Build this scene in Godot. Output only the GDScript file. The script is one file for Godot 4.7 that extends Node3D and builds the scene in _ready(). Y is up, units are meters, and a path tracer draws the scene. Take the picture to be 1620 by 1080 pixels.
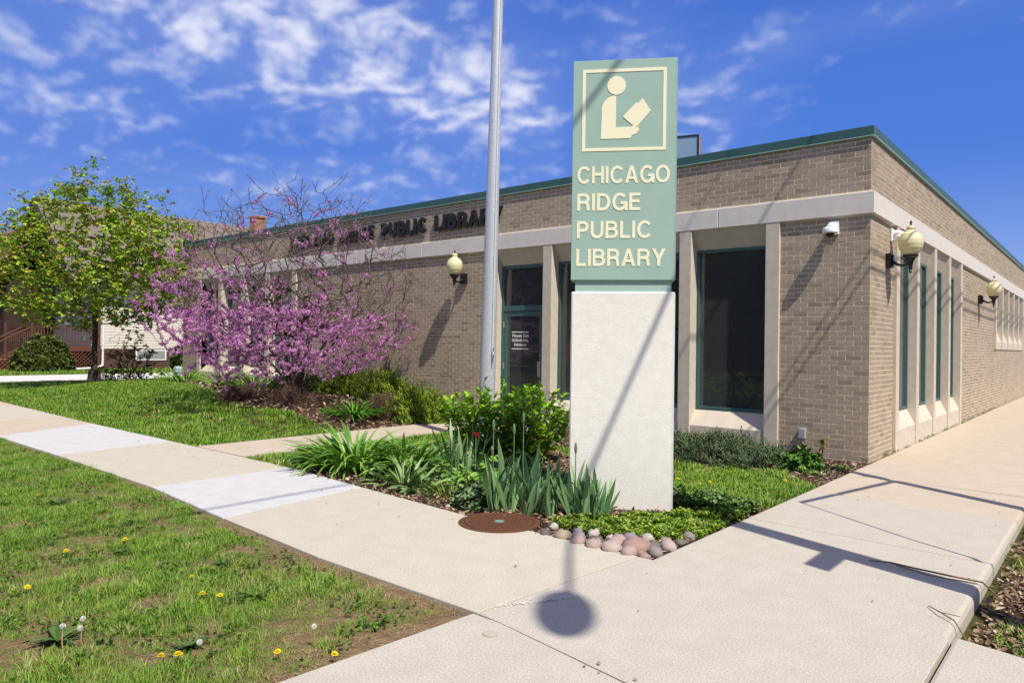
extends Node3D
# A small brick public library on a corner lot in spring sun, seen from across the crossing of two walks.
# Axes: the building's street corner is the origin, its front runs along -x (facing +z), its side along -z (facing +x).

const SUN := Vector3(0.64, 1.0, 0.23)
var rng := RandomNumberGenerator.new()
var M := {}
var names := {}

# ---------------------------------------------------------------- mesh buffer
class MB:
	var v := PackedVector3Array()
	var n := PackedVector3Array()
	var t := PackedVector2Array()
	func tri(a: Vector3, b: Vector3, c: Vector3, out: Vector3):
		var nn := (c - a).cross(b - a)
		if nn.dot(out) < 0.0:
			var s := b
			b = c
			c = s
			nn = -nn
		nn = nn.normalized()
		v.append(a); v.append(b); v.append(c)
		n.append(nn); n.append(nn); n.append(nn)
		t.append(Vector2(a.x + a.z, -a.y)); t.append(Vector2(b.x + b.z, -b.y)); t.append(Vector2(c.x + c.z, -c.y))
	func tris(a: Vector3, b: Vector3, c: Vector3, na: Vector3, nb: Vector3, nc: Vector3):
		var nn := (c - a).cross(b - a)
		if nn.dot(na + nb + nc) < 0.0:
			var s := b
			b = c
			c = s
			s = nb
			nb = nc
			nc = s
		v.append(a); v.append(b); v.append(c)
		n.append(na); n.append(nb); n.append(nc)
		t.append(Vector2(a.x + a.z, -a.y)); t.append(Vector2(b.x + b.z, -b.y)); t.append(Vector2(c.x + c.z, -c.y))
	func quad(a: Vector3, b: Vector3, c: Vector3, d: Vector3, out: Vector3):
		tri(a, b, c, out)
		tri(a, c, d, out)
	func box(c: Vector3, s: Vector3, bev := 0.0, basis := Basis()):
		var h := s * 0.5
		var ax := [basis.x, basis.y, basis.z]
		var hv := [h.x, h.y, h.z]
		for k in 3:
			var i := (k + 1) % 3
			var j := (k + 2) % 3
			for sg in [-1.0, 1.0]:
				var o: Vector3 = c + ax[k] * (hv[k] * sg)
				var u: Vector3 = ax[i] * (hv[i] - bev)
				var w: Vector3 = ax[j] * (hv[j] - bev)
				quad(o - u - w, o + u - w, o + u + w, o - u + w, ax[k] * sg)
		if bev > 0.0:
			for k in 3:
				var i := (k + 1) % 3
				var j := (k + 2) % 3
				for si in [-1.0, 1.0]:
					for sj in [-1.0, 1.0]:
						var l: Vector3 = ax[k] * (hv[k] - bev)
						var p: Vector3 = c + ax[i] * (hv[i] * si) + ax[j] * ((hv[j] - bev) * sj)
						var q: Vector3 = c + ax[i] * ((hv[i] - bev) * si) + ax[j] * (hv[j] * sj)
						quad(p - l, p + l, q + l, q - l, ax[i] * si + ax[j] * sj)
			for sx in [-1.0, 1.0]:
				for sy in [-1.0, 1.0]:
					for sz in [-1.0, 1.0]:
						var e := Vector3(sx, sy, sz)
						var a: Vector3 = c + ax[0] * (h.x * sx) + ax[1] * ((h.y - bev) * sy) + ax[2] * ((h.z - bev) * sz)
						var b: Vector3 = c + ax[0] * ((h.x - bev) * sx) + ax[1] * (h.y * sy) + ax[2] * ((h.z - bev) * sz)
						var d: Vector3 = c + ax[0] * ((h.x - bev) * sx) + ax[1] * ((h.y - bev) * sy) + ax[2] * (h.z * sz)
						tri(a, b, d, ax[0] * e.x + ax[1] * e.y + ax[2] * e.z)
	func span(x0: float, x1: float, y0: float, y1: float, z0: float, z1: float, bev := 0.0):
		box(Vector3((x0 + x1) * 0.5, (y0 + y1) * 0.5, (z0 + z1) * 0.5), Vector3(absf(x1 - x0), absf(y1 - y0), absf(z1 - z0)), bev)
	func tube(pts: Array, radii: Array, sides := 8, caps := true):
		var rings := []
		var up := Vector3(0.13, 0.21, 0.97)
		for i in pts.size():
			var d: Vector3 = (pts[mini(i + 1, pts.size() - 1)] - pts[maxi(i - 1, 0)]).normalized()
			var side := d.cross(up)
			if side.length() < 0.1:
				side = d.cross(Vector3(1, 0, 0))
			side = side.normalized()
			up = side.cross(d).normalized()
			var ring := []
			for k in sides:
				var a := TAU * k / sides
				ring.append(side * cos(a) + up * sin(a))
			rings.append(ring)
		for i in pts.size() - 1:
			for k in sides:
				var l := (k + 1) % sides
				var n0: Vector3 = rings[i][k]
				var n1: Vector3 = rings[i][l]
				var n2: Vector3 = rings[i + 1][l]
				var n3: Vector3 = rings[i + 1][k]
				var a: Vector3 = pts[i] + n0 * radii[i]
				var b: Vector3 = pts[i] + n1 * radii[i]
				var c: Vector3 = pts[i + 1] + n2 * radii[i + 1]
				var d2: Vector3 = pts[i + 1] + n3 * radii[i + 1]
				tris(a, b, c, n0, n1, n2)
				tris(a, c, d2, n0, n2, n3)
		if caps:
			for e in [0, pts.size() - 1]:
				var out: Vector3 = (pts[e] - pts[1 if e == 0 else e - 1]).normalized()
				for k in sides:
					tri(pts[e], pts[e] + rings[e][k] * radii[e], pts[e] + rings[e][(k + 1) % sides] * radii[e], out)
	func lathe(prof: Array, segs := 20, at := Vector3.ZERO):   # profile of Vector2(radius, height)
		for i in prof.size() - 1:
			var p: Vector2 = prof[i]
			var q: Vector2 = prof[i + 1]
			var e := (q - p)
			var nn := Vector2(e.y, -e.x).normalized()
			for k in segs:
				var a0 := TAU * k / segs
				var a1 := TAU * (k + 1) / segs
				var d0 := Vector3(cos(a0), 0, sin(a0))
				var d1 := Vector3(cos(a1), 0, sin(a1))
				var n0 := d0 * nn.x + Vector3(0, nn.y, 0)
				var n1 := d1 * nn.x + Vector3(0, nn.y, 0)
				var A := at + d0 * p.x + Vector3(0, p.y, 0)
				var B := at + d1 * p.x + Vector3(0, p.y, 0)
				var C := at + d1 * q.x + Vector3(0, q.y, 0)
				var D := at + d0 * q.x + Vector3(0, q.y, 0)
				if p.x > 1e-5:
					tris(A, B, C, n0, n1, n1)
				if q.x > 1e-5:
					tris(A, C, D, n0, n1, n0)
	func prism(poly: PackedVector2Array, z0: float, z1: float, tr := Transform3D()):   # polygon in xy pushed along z
		var ids := Geometry2D.triangulate_polygon(poly)
		var oz := tr.basis.z
		for i in range(0, ids.size(), 3):
			var a := poly[ids[i]]
			var b := poly[ids[i + 1]]
			var c := poly[ids[i + 2]]
			tri(tr * Vector3(a.x, a.y, z1), tr * Vector3(b.x, b.y, z1), tr * Vector3(c.x, c.y, z1), oz)
			tri(tr * Vector3(a.x, a.y, z0), tr * Vector3(b.x, b.y, z0), tr * Vector3(c.x, c.y, z0), -oz)
		var s := -1.0 if Geometry2D.is_polygon_clockwise(poly) else 1.0
		for i in poly.size():
			var a := poly[i]
			var b := poly[(i + 1) % poly.size()]
			var o := Vector3((b - a).y, -(b - a).x, 0) * s
			quad(tr * Vector3(a.x, a.y, z0), tr * Vector3(b.x, b.y, z0), tr * Vector3(b.x, b.y, z1), tr * Vector3(a.x, a.y, z1), tr.basis * o)
	func ball(c: Vector3, r: Vector3, seg := 12, rings := 8, bump := 0.0, sd := 0):
		var f := FastNoiseLite.new()
		f.seed = sd
		f.frequency = 1.0
		var P := []
		for j in rings + 1:
			var row := []
			for i in seg:
				var th := PI * j / rings
				var ph := TAU * i / seg
				var d := Vector3(sin(th) * cos(ph), cos(th), sin(th) * sin(ph))
				var k := 1.0 + bump * f.get_noise_3d(d.x * 1.3 + sd, d.y * 1.3, d.z * 1.3)
				row.append(d * r * k)
			P.append(row)
		for j in rings:
			for i in seg:
				var l := (i + 1) % seg
				var a: Vector3 = P[j][i]
				var b: Vector3 = P[j][l]
				var d2: Vector3 = P[j + 1][l]
				var e: Vector3 = P[j + 1][i]
				var g := Vector3(1.0 / (r.x * r.x), 1.0 / (r.y * r.y), 1.0 / (r.z * r.z))
				if j > 0:
					tris(c + a, c + b, c + d2, (a * g).normalized(), (b * g).normalized(), (d2 * g).normalized())
				if j < rings - 1:
					tris(c + a, c + d2, c + e, (a * g).normalized(), (d2 * g).normalized(), (e * g).normalized())
	func blade(len: float, wid: float, lean: float, bend: float, fold := 0.25, segs := 6, tip := 0.35, base := 0.7):
		# a strap leaf that rises from the origin, leans to +z and arches over
		var p := Vector3.ZERO
		var ang := lean
		var L := []
		for i in segs + 1:
			var u := float(i) / segs
			var w := wid * 0.5 * lerpf(base, 1.0, smoothstep(0.0, 0.35, u)) * (1.0 - pow(maxf(0.0, (u - (1.0 - tip)) / tip), 1.6))
			var d := Vector3(0, cos(ang), sin(ang))
			var up := Vector3(0, sin(ang), -cos(ang))
			L.append([p + Vector3(-w, 0, 0) + up * (w * fold), p, p + Vector3(w, 0, 0) + up * (w * fold), up])
			p += d * (len / segs)
			ang += bend / segs
		for i in segs:
			for s in [0, 1]:
				var a: Vector3 = L[i][s]
				var b: Vector3 = L[i][s + 1]
				var c: Vector3 = L[i + 1][s + 1]
				var d2: Vector3 = L[i + 1][s]
				var o: Vector3 = L[i][3] + Vector3((0.5 - s) * fold * 1.6, 0, 0)
				var o2: Vector3 = L[i + 1][3] + Vector3((0.5 - s) * fold * 1.6, 0, 0)
				tris(a, b, c, o.normalized(), o.normalized(), o2.normalized())
				if i < segs - 1:
					tris(a, c, d2, o.normalized(), o2.normalized(), o2.normalized())
	func leaf(len: float, wid: float, droop := 0.3, fold := 0.25, at := Transform3D()):
		# a pointed oval leaf from the origin along +z, face up
		var W := [0.12, 0.75, 1.0, 0.72, 0.0]
		var Z := [0.0, 0.22, 0.48, 0.75, 1.0]
		for i in 4:
			for s in [-1.0, 1.0]:
				var y0: float = -droop * Z[i] * Z[i] * len
				var y1: float = -droop * Z[i + 1] * Z[i + 1] * len
				var a := Vector3(0, y0, Z[i] * len)
				var b := Vector3(s * W[i] * wid * 0.5, y0 + fold * W[i] * wid * 0.5, Z[i] * len)
				var c := Vector3(s * W[i + 1] * wid * 0.5, y1 + fold * W[i + 1] * wid * 0.5, Z[i + 1] * len)
				var d2 := Vector3(0, y1, Z[i + 1] * len)
				tri(at * a, at * b, at * c, at.basis * Vector3(0, 1, 0))
				if i < 3:
					tri(at * a, at * c, at * d2, at.basis * Vector3(0, 1, 0))
				else:
					tri(at * a, at * b, at * d2, at.basis * Vector3(0, 1, 0))
	func put(src: MB, tr: Transform3D):
		for i in src.v.size():
			v.append(tr * src.v[i])
			n.append((tr.basis * src.n[i]).normalized())
			t.append(src.t[i])
	func mesh(mat: Material = null) -> ArrayMesh:
		var arr := []
		arr.resize(Mesh.ARRAY_MAX)
		arr[Mesh.ARRAY_VERTEX] = v
		arr[Mesh.ARRAY_NORMAL] = n
		arr[Mesh.ARRAY_TEX_UV] = t
		var m := ArrayMesh.new()
		m.add_surface_from_arrays(Mesh.PRIMITIVE_TRIANGLES, arr)
		if mat:
			m.surface_set_material(0, mat)
		return m

# ---------------------------------------------------------------- naming and nodes
func numbered(called: String) -> String:
	var k: int = names.get(called, -1) + 1
	names[called] = k
	return called if k == 0 else "%s_%03d" % [called, k]

func tag(o: Node, label: String, category: String, group := ""):
	o.set_meta("label", label)
	o.set_meta("category", category)
	if group:
		o.set_meta("group", group)

func thing(called: String, label: String, category: String, at := Vector3.ZERO, turn := 0.0, group := "") -> Node3D:
	var o := Node3D.new()
	o.name = numbered(called)
	add_child(o, true)
	o.position = at
	o.rotation.y = turn
	tag(o, label, category, group)
	return o

func part(called: String, src, mat: Material, parent: Node, tr := Transform3D()) -> MeshInstance3D:
	var o := MeshInstance3D.new()
	o.name = called
	o.mesh = src.mesh() if src is MB else src
	if mat:
		o.material_override = mat
	o.transform = tr
	parent.add_child(o, true)
	return o

func struct(called: String, src, mat: Material) -> MeshInstance3D:
	var o := part(numbered(called), src, mat, self)
	o.set_meta("kind", "structure")
	return o

func swarm(called: String, mesh: Mesh, mat: Material, parent: Node, xf: Array, cols: Array = [], stuff := true) -> MultiMeshInstance3D:
	var mm := MultiMesh.new()
	mm.transform_format = MultiMesh.TRANSFORM_3D
	mm.use_colors = cols.size() > 0
	mm.mesh = mesh
	mm.instance_count = xf.size()
	for i in xf.size():
		mm.set_instance_transform(i, xf[i])
		if cols.size() > 0:
			mm.set_instance_color(i, cols[i])
	var o := MultiMeshInstance3D.new()
	o.name = called
	o.multimesh = mm
	o.material_override = mat
	parent.add_child(o, true)
	if stuff:
		o.set_meta("kind", "stuff")
	return o

# the leaves that show largest become parts of their own, the rest one part
func foliage(called: String, meshes: Array, mats: Array, parent: Node, xf: Array, most := 260, rest := "foliage"):
	var eye := cam_at - (parent as Node3D).position
	var order := range(xf.size())
	order.sort_custom(func(a, b): return (xf[a].origin - eye).length_squared() < (xf[b].origin - eye).length_squared())
	var k := mini(most, xf.size())
	for i in k:
		var id: int = order[i]
		part(called, meshes[id % meshes.size()], mats[id % mats.size()], parent, xf[id])
	var sets := {}
	for i in range(k, xf.size()):
		var id: int = order[i]
		var key := [id % meshes.size(), id % mats.size()]
		if not sets.has(key):
			sets[key] = []
		sets[key].append(xf[id])
	for key in sets:
		swarm(rest, meshes[key[0]], mats[key[1]], parent, sets[key])

# ---------------------------------------------------------------- materials
func lin(r: float, g: float, b: float) -> Color:
	return Color(r, g, b).linear_to_srgb()

func noise_tex(c0: Color, c1: Color, freq: float, sd: int, oct := 4, size := 512, mid = null) -> NoiseTexture2D:
	var f := FastNoiseLite.new()
	f.seed = sd
	f.frequency = freq
	f.fractal_octaves = oct
	f.noise_type = FastNoiseLite.TYPE_SIMPLEX_SMOOTH
	var g := Gradient.new()
	g.set_color(0, c0)
	g.set_color(1, c1)
	if mid != null:
		g.add_point(0.5, mid)
	var t := NoiseTexture2D.new()
	t.width = size
	t.height = size
	t.seamless = true
	t.noise = f
	t.color_ramp = g
	return t

func gray_noise(freq: float, sd: int, oct := 3, size := 512) -> NoiseTexture2D:
	return noise_tex(Color.BLACK, Color.WHITE, freq, sd, oct, size)

# textured: albedo between two sRGB colours, over `metres` per repeat, in world space, with relief in cm
func tex(called: String, a: Color, b: Color, metres: float, freq := 0.02, rough := 0.85, relief := 0.0, sd := 1, fine = null, fine_metres := 0.4) -> StandardMaterial3D:
	var m := StandardMaterial3D.new()
	m.resource_name = called
	m.albedo_texture = noise_tex(a, b, freq, sd, 5)
	m.uv1_triplanar = true
	m.uv1_world_triplanar = true
	m.uv1_scale = Vector3.ONE / metres
	m.roughness = rough
	m.metallic_specular = 0.35
	if relief > 0.0:
		m.heightmap_enabled = true
		m.heightmap_texture = noise_tex(Color.BLACK, Color.WHITE, freq * 4.0, sd + 9, 3)
		m.heightmap_scale = relief
	if fine != null:
		m.detail_enabled = true
		m.detail_blend_mode = BaseMaterial3D.BLEND_MODE_MUL
		m.detail_albedo = noise_tex(fine, Color.WHITE, 0.12, sd + 5, 3)
		m.detail_uv_layer = BaseMaterial3D.DETAIL_UV_2
		m.uv2_triplanar = true
		m.uv2_world_triplanar = true
		m.uv2_scale = Vector3.ONE / fine_metres
	return m

func plain(called: String, c: Color, rough := 0.6, metal := 0.0) -> StandardMaterial3D:
	var m := StandardMaterial3D.new()
	m.resource_name = called
	m.albedo_color = c
	m.roughness = rough
	m.metallic = metal
	return m

func leafy(called: String, c: Color, through := 0.35, rough := 0.45) -> StandardMaterial3D:
	var m := plain(called, c, rough)
	m.backlight_enabled = true
	m.backlight = Color(c.r * through * 1.15, c.g * through * 1.25, c.b * through * 0.6)
	m.cull_mode = BaseMaterial3D.CULL_DISABLED
	m.metallic_specular = 0.4
	return m

func tinted(called: String, rough := 0.6, grain := 0.0, metres := 0.5) -> StandardMaterial3D:   # colour comes from each copy
	var m := plain(called, Color.WHITE, rough)
	m.vertex_color_use_as_albedo = true
	if grain > 0.0:
		m.albedo_texture = noise_tex(Color(1 - grain, 1 - grain, 1 - grain), Color.WHITE, 0.05, 31, 4)
		m.uv1_triplanar = true
		m.uv1_world_triplanar = true
		m.uv1_scale = Vector3.ONE / metres
	return m

func make_materials():
	M.mortar = tex("mortar", Color8(226, 212, 176), Color8(240, 228, 196), 0.6, 0.03, 0.95)
	M.bricks = tinted("brick", 0.9, 0.16, 0.12)
	M.bricks.heightmap_enabled = true
	M.bricks.heightmap_texture = gray_noise(0.09, 8)
	M.bricks.heightmap_scale = 0.12
	M.brick = []
	for c in brick_tones:
		var m: StandardMaterial3D = M.bricks.duplicate()
		m.vertex_color_use_as_albedo = false
		m.albedo_color = lin(c.r, c.g, c.b)
		M.brick.append(m)
	M.stone = tex("precast stone", Color8(222, 218, 212), Color8(234, 230, 225), 1.3, 0.012, 0.85, 0.0, 3, Color8(226, 224, 220), 0.25)
	M.panel = tex("precast panel", Color8(204, 194, 178), Color8(220, 211, 197), 1.1, 0.01, 0.85, 0.0, 4, Color8(228, 226, 222), 0.25)
	M.coping = tex("green metal", Color8(58, 92, 92), Color8(64, 100, 100), 2.0, 0.01, 0.45)
	M.drip = plain("coping edge", Color8(150, 184, 170), 0.5)
	M.frame = plain("window frame", Color8(62, 98, 98), 0.4)
	M.glass = plain("glass", Color(0.5, 0.52, 0.53, 0.12), 0.02)
	M.glass.transparency = BaseMaterial3D.TRANSPARENCY_ALPHA
	M.glass.metallic_specular = 0.5
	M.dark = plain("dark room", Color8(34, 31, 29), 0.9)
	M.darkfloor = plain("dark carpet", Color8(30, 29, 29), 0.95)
	M.roof = plain("roof felt", Color8(120, 118, 114), 0.9)
	M.black = plain("black paint", Color8(26, 26, 28), 0.35)
	M.white = plain("white plastic", Color8(236, 238, 240), 0.4)
	M.letter = plain("black letter", Color8(24, 24, 25), 0.55)
	M.chrome = plain("steel", Color8(190, 192, 195), 0.35, 0.8)
	M.pole = tex("brushed aluminium", Color8(190, 194, 200), Color8(212, 216, 222), 0.7, 0.02, 0.42)
	M.pole.metallic = 0.35
	M.globe = plain("lamp globe", Color8(228, 222, 176), 0.18)
	M.globe.backlight_enabled = true
	M.globe.backlight = Color8(120, 112, 70)
	M.globe.clearcoat_enabled = true
	M.globe.clearcoat = 0.6
	M.sign = tex("sign green", Color8(156, 186, 174), Color8(166, 195, 184), 1.6, 0.01, 0.5, 0.0, 6, Color8(238, 240, 238), 0.5)
	M.cream = plain("cream letter", Color8(240, 236, 203), 0.5)
	M.stucco = tex("stucco", Color8(222, 221, 213), Color8(236, 235, 230), 0.9, 0.015, 0.95, 0.0, 7)
	M.stucco.heightmap_enabled = true
	var sf := gray_noise(0.13, 71, 2)
	M.stucco.heightmap_texture = sf
	M.stucco.heightmap_scale = 0.26
	M.tan = tex("old concrete", Color8(203, 197, 181), Color8(212, 206, 191), 3.1, 0.02, 0.9, 0.02, 11, Color8(196, 192, 188), 0.9)
	M.tan2 = tex("pinkish concrete", Color8(200, 194, 181), Color8(210, 204, 192), 2.9, 0.02, 0.9, 0.02, 12, Color8(192, 188, 184), 0.8)
	M.buff = tex("buff concrete", Color8(201, 189, 171), Color8(212, 201, 184), 3.4, 0.016, 0.9, 0.02, 13, Color8(200, 194, 188), 1.0)
	M.newc = tex("new white concrete", Color8(196, 196, 195), Color8(208, 207, 206), 1.7, 0.012, 0.85, 0.03, 14, Color8(222, 222, 222), 0.8)
	M.drive = tex("drive concrete", Color8(196, 190, 184), Color8(212, 207, 202), 2.0, 0.012, 0.9)
	M.turf = tex("soil under turf", Color8(70, 76, 34), Color8(98, 96, 52), 1.6, 0.02, 1.0, 0.6, 15, Color8(150, 140, 120), 0.16)
	M.dirt = tex("bare soil", Color8(126, 104, 78), Color8(166, 142, 112), 1.2, 0.02, 1.0, 0.9, 16, Color8(150, 138, 122), 0.14)
	M.mulch = tex("mulch soil", Color8(84, 64, 50), Color8(114, 92, 74), 0.8, 0.03, 1.0, 1.2, 17, Color8(120, 108, 98), 0.1)
	M.rust = tex("rusty iron", Color8(100, 68, 48), Color8(128, 90, 66), 0.5, 0.03, 0.75, 0.15, 18, Color8(170, 150, 140), 0.1)
	M.asphalt = tex("asphalt", Color8(66, 66, 68), Color8(82, 82, 84), 2.0, 0.03, 0.9)
	M.bark = tex("bark", Color8(74, 64, 56), Color8(112, 100, 90), 0.35, 0.03, 0.95, 1.0, 19)
	M.twig = tex("grey twig", Color8(88, 76, 70), Color8(126, 114, 108), 0.4, 0.03, 0.9, 0.0, 20)
	M.wood = tex("pole wood", Color8(96, 78, 62), Color8(126, 106, 88), 0.5, 0.03, 0.95)

var brick_tones: Array[Color] = [Color(0.470, 0.374, 0.281), Color(0.423, 0.332, 0.247), Color(0.498, 0.402, 0.307), Color(0.376, 0.292, 0.217), Color(0.451, 0.365, 0.281), Color(0.348, 0.271, 0.210)]
var cam_at := Vector3(2.5592, 1.4896, 10.5358)

# ---------------------------------------------------------------- the ground's height
func gy(x: float, z: float) -> float:
	var y := -0.03
	y += 0.40 * (1.0 - smoothstep(2.0, 5.25, z)) * (1.0 - smoothstep(-9.6, -7.7, x)) * smoothstep(-24.0, -17.0, x)
	y -= 0.1 * smoothstep(1.86, 2.0, x)
	return y

func gp(x: float, z: float, up := 0.0) -> Vector3:
	return Vector3(x, gy(x, z) + up, z)

# a sheet that follows the ground inside a polygon of (x, z)
func sheet(poly: PackedVector2Array, lift: float, step: float) -> MB:
	var b := MB.new()
	var r := Rect2(poly[0], Vector2.ZERO)
	for p in poly:
		r = r.expand(p)
	var nx := int(ceil(r.size.x / step))
	var nz := int(ceil(r.size.y / step))
	for i in nx:
		for j in nz:
			var x0 := r.position.x + i * step
			var z0 := r.position.y + j * step
			var cell := PackedVector2Array([Vector2(x0, z0), Vector2(x0 + step, z0), Vector2(x0 + step, z0 + step), Vector2(x0, z0 + step)])
			for piece in Geometry2D.intersect_polygons(cell, poly):
				for k in range(1, piece.size() - 1):
					var q := [piece[0], piece[k], piece[k + 1]]
					var P := []
					for e in q:
						P.append(Vector3(e.x, gy(e.x, e.y) + lift, e.y))
					b.tri(P[0], P[1], P[2], Vector3.UP)
	return b

func inside(p: Vector2, poly: PackedVector2Array) -> bool:
	return Geometry2D.is_point_in_polygon(p, poly)

# ---------------------------------------------------------------- the sky
func sky_material() -> PanoramaSkyMaterial:
	var W := 2048
	var H := 1024
	var f := FastNoiseLite.new()
	f.seed = 5
	f.frequency = 1.0
	f.fractal_octaves = 6
	f.fractal_gain = 0.55
	var wv := FastNoiseLite.new()
	wv.seed = 12
	wv.frequency = 1.0
	wv.fractal_octaves = 3
	var big := FastNoiseLite.new()
	big.seed = 40
	big.frequency = 1.0
	big.fractal_octaves = 2
	# cloud banks: azimuth (from -z, clockwise), elevation, half widths, strength
	var banks := [[-51, 20, 11, 4.2, 1.0], [-57, 22.5, 9, 3, 0.75], [-68, 23, 12, 6, 0.7], [-74, 17, 9, 4, 0.4], [-44, 19, 4, 4.5, 0.8], [-38.5, 17.5, 3, 5, 0.75], [-51, 12.6, 13, 1.8, 0.55], [-60, 11.5, 8, 1.4, 0.4], [-71, 15.2, 6, 1.1, 0.45],
		[-30.5, 22, 4, 4, 0.6], [-25, 18, 4.5, 3.5, 0.62], [-20, 21.5, 3, 1.3, 0.6], [-12, 22.5, 8, 1.3, 0.45], [-75, 12, 8, 3, 0.35], [-48, 28, 9, 3, 0.7], [-62, 33, 16, 6, 0.6], [-30, 36, 14, 5, 0.5], [-26.5, 14.5, 3, 2, 0.45]]
	var data := PackedFloat32Array()
	data.resize(W * H * 3)
	var top := Color(0.020, 0.070, 0.37)
	var mid := Color(0.068, 0.182, 0.60)
	var low := Color(0.27, 0.40, 0.72)
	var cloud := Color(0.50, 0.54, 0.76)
	for j in H:
		var th := PI * (j + 0.5) / H
		var sy := cos(th)
		var el := 90.0 - rad_to_deg(th)
		var base: Color
		if el >= 0.0:
			base = low.lerp(mid, smoothstep(0.0, 15.0, el)).lerp(top, smoothstep(12.0, 48.0, el))
		else:
			base = low.lerp(Color(0.16, 0.17, 0.15), smoothstep(0.0, -4.0, el))
		for i in W:
			var c := base
			if el > 0.3:
				var ph := wrapf((i + 0.5) / W * TAU, -PI, PI)
				var az := rad_to_deg(ph)
				var d := Vector3(sin(ph) * sin(th), sy, -cos(ph) * sin(th))
				var s := 0.0
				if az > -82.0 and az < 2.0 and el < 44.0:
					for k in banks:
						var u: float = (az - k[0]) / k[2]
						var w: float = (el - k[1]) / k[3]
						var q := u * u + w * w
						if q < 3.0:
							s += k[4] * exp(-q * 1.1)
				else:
					s = 1.25 * smoothstep(-0.7, 0.05, big.get_noise_3d(d.x * 1.4, d.y * 2.4, d.z * 1.4)) * (smoothstep(2.0, 12.0, az) if az > 0.0 else smoothstep(-82.0, -92.0, az) if az < -80.0 else 1.0)  # heavier cloud added to the unseen sky, to brighten and whiten the shadow fill
				if s > 0.02:
					s = minf(s, 1.15)
					var p := Vector2(d.x, d.z) / (d.y + 0.16) * 2.6
					var wx := wv.get_noise_2d(p.x * 0.8, p.y * 0.8) * 0.5
					var nz := f.get_noise_2d(p.x * 2.0 + wx, p.y * 2.6 + wx) * 0.5 + 0.5
					var fine := f.get_noise_2d(p.x * 4.5 + 31.0, p.y * 5.0 + wx * 2.0) * 0.5 + 0.5
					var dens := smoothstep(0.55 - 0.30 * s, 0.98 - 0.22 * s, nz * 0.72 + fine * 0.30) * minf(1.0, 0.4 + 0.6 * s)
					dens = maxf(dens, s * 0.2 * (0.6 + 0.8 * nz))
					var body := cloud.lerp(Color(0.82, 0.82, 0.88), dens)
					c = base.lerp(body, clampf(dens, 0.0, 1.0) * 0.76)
			var o := (j * W + i) * 3
			data[o] = c.r
			data[o + 1] = c.g
			data[o + 2] = c.b
	var img := Image.create_from_data(W, H, false, Image.FORMAT_RGBF, data.to_byte_array())
	var sk := PanoramaSkyMaterial.new()
	sk.panorama = ImageTexture.create_from_image(img)
	return sk

# ---------------------------------------------------------------- walls of brick
# local wall axes: x along the wall to the right, y up, z out of the wall
const COURSE := 0.0677
const BRICK := 0.2032

func brick_wall(called: String, parent: Node3D, tr: Transform3D, back: Array, rects: Array, own: Callable, half_start: float, ground: Callable):
	var b := MB.new()
	for r in back:
		b.span(r[0], r[1], r[2], r[3], -0.26, -0.0012)
	var wall := part(called, b, M.mortar, parent, tr)
	var one := MB.new()
	one.box(Vector3(0, 0, -0.012), Vector3(BRICK - 0.0095, COURSE - 0.0095, 0.026), 0.0014)
	var mesh := one.mesh()
	var xf := []
	var cols := []
	var tone := FastNoiseLite.new()
	tone.seed = 4
	tone.frequency = 0.5
	for r in rects:
		var row0 := int(floor(r[2] / COURSE))
		var row1 := int(ceil(r[3] / COURSE))
		for row in range(row0, row1):
			var y0 := maxf(row * COURSE, r[2])
			var y1 := minf((row + 1) * COURSE, r[3])
			if y1 - y0 < 0.025:
				continue
			var off := (0.5 if posmod(row, 2) == 0 else 0.0) * BRICK + half_start
			var k0 := int(floor((r[0] - off) / BRICK))
			var k1 := int(ceil((r[1] - off) / BRICK))
			for k in range(k0, k1):
				var x0 := maxf(off + k * BRICK, r[0])
				var x1 := minf(off + (k + 1) * BRICK, r[1])
				if x1 - x0 < 0.03:
					continue
				var x := (x0 + x1) * 0.5
				var y := (y0 + y1) * 0.5
				if y < ground.call(x) - 0.05:
					continue
				var sx := (x1 - x0 - 0.0095) / (BRICK - 0.0095)
				var syy := (y1 - y0 - 0.0095) / (COURSE - 0.0095)
				var t := Transform3D(Basis.from_euler(Vector3(0, rng.randf_range(-0.006, 0.006), rng.randf_range(-0.006, 0.006))).scaled_local(Vector3(sx, syy, 1)), Vector3(x, y + rng.randf_range(-0.0009, 0.0009), rng.randf_range(-0.0005, 0.0012)))
				var pick := rng.randf()
				var id := 0 if pick < 0.34 else 2 if pick < 0.52 else 4 if pick < 0.72 else 1 if pick < 0.88 else 3 if pick < 0.97 else 5
				if own.call(x, y):
					part("brick", mesh, M.brick[id], wall, t)
				else:
					xf.append(t)
					var c: Color = brick_tones[id] * (1.0 + 0.10 * tone.get_noise_2d(x, y) + rng.randf_range(-0.05, 0.05))
					c.a = 1.0
					cols.append(c)
	swarm("brickwork", mesh, M.bricks, wall, xf, cols)

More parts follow.
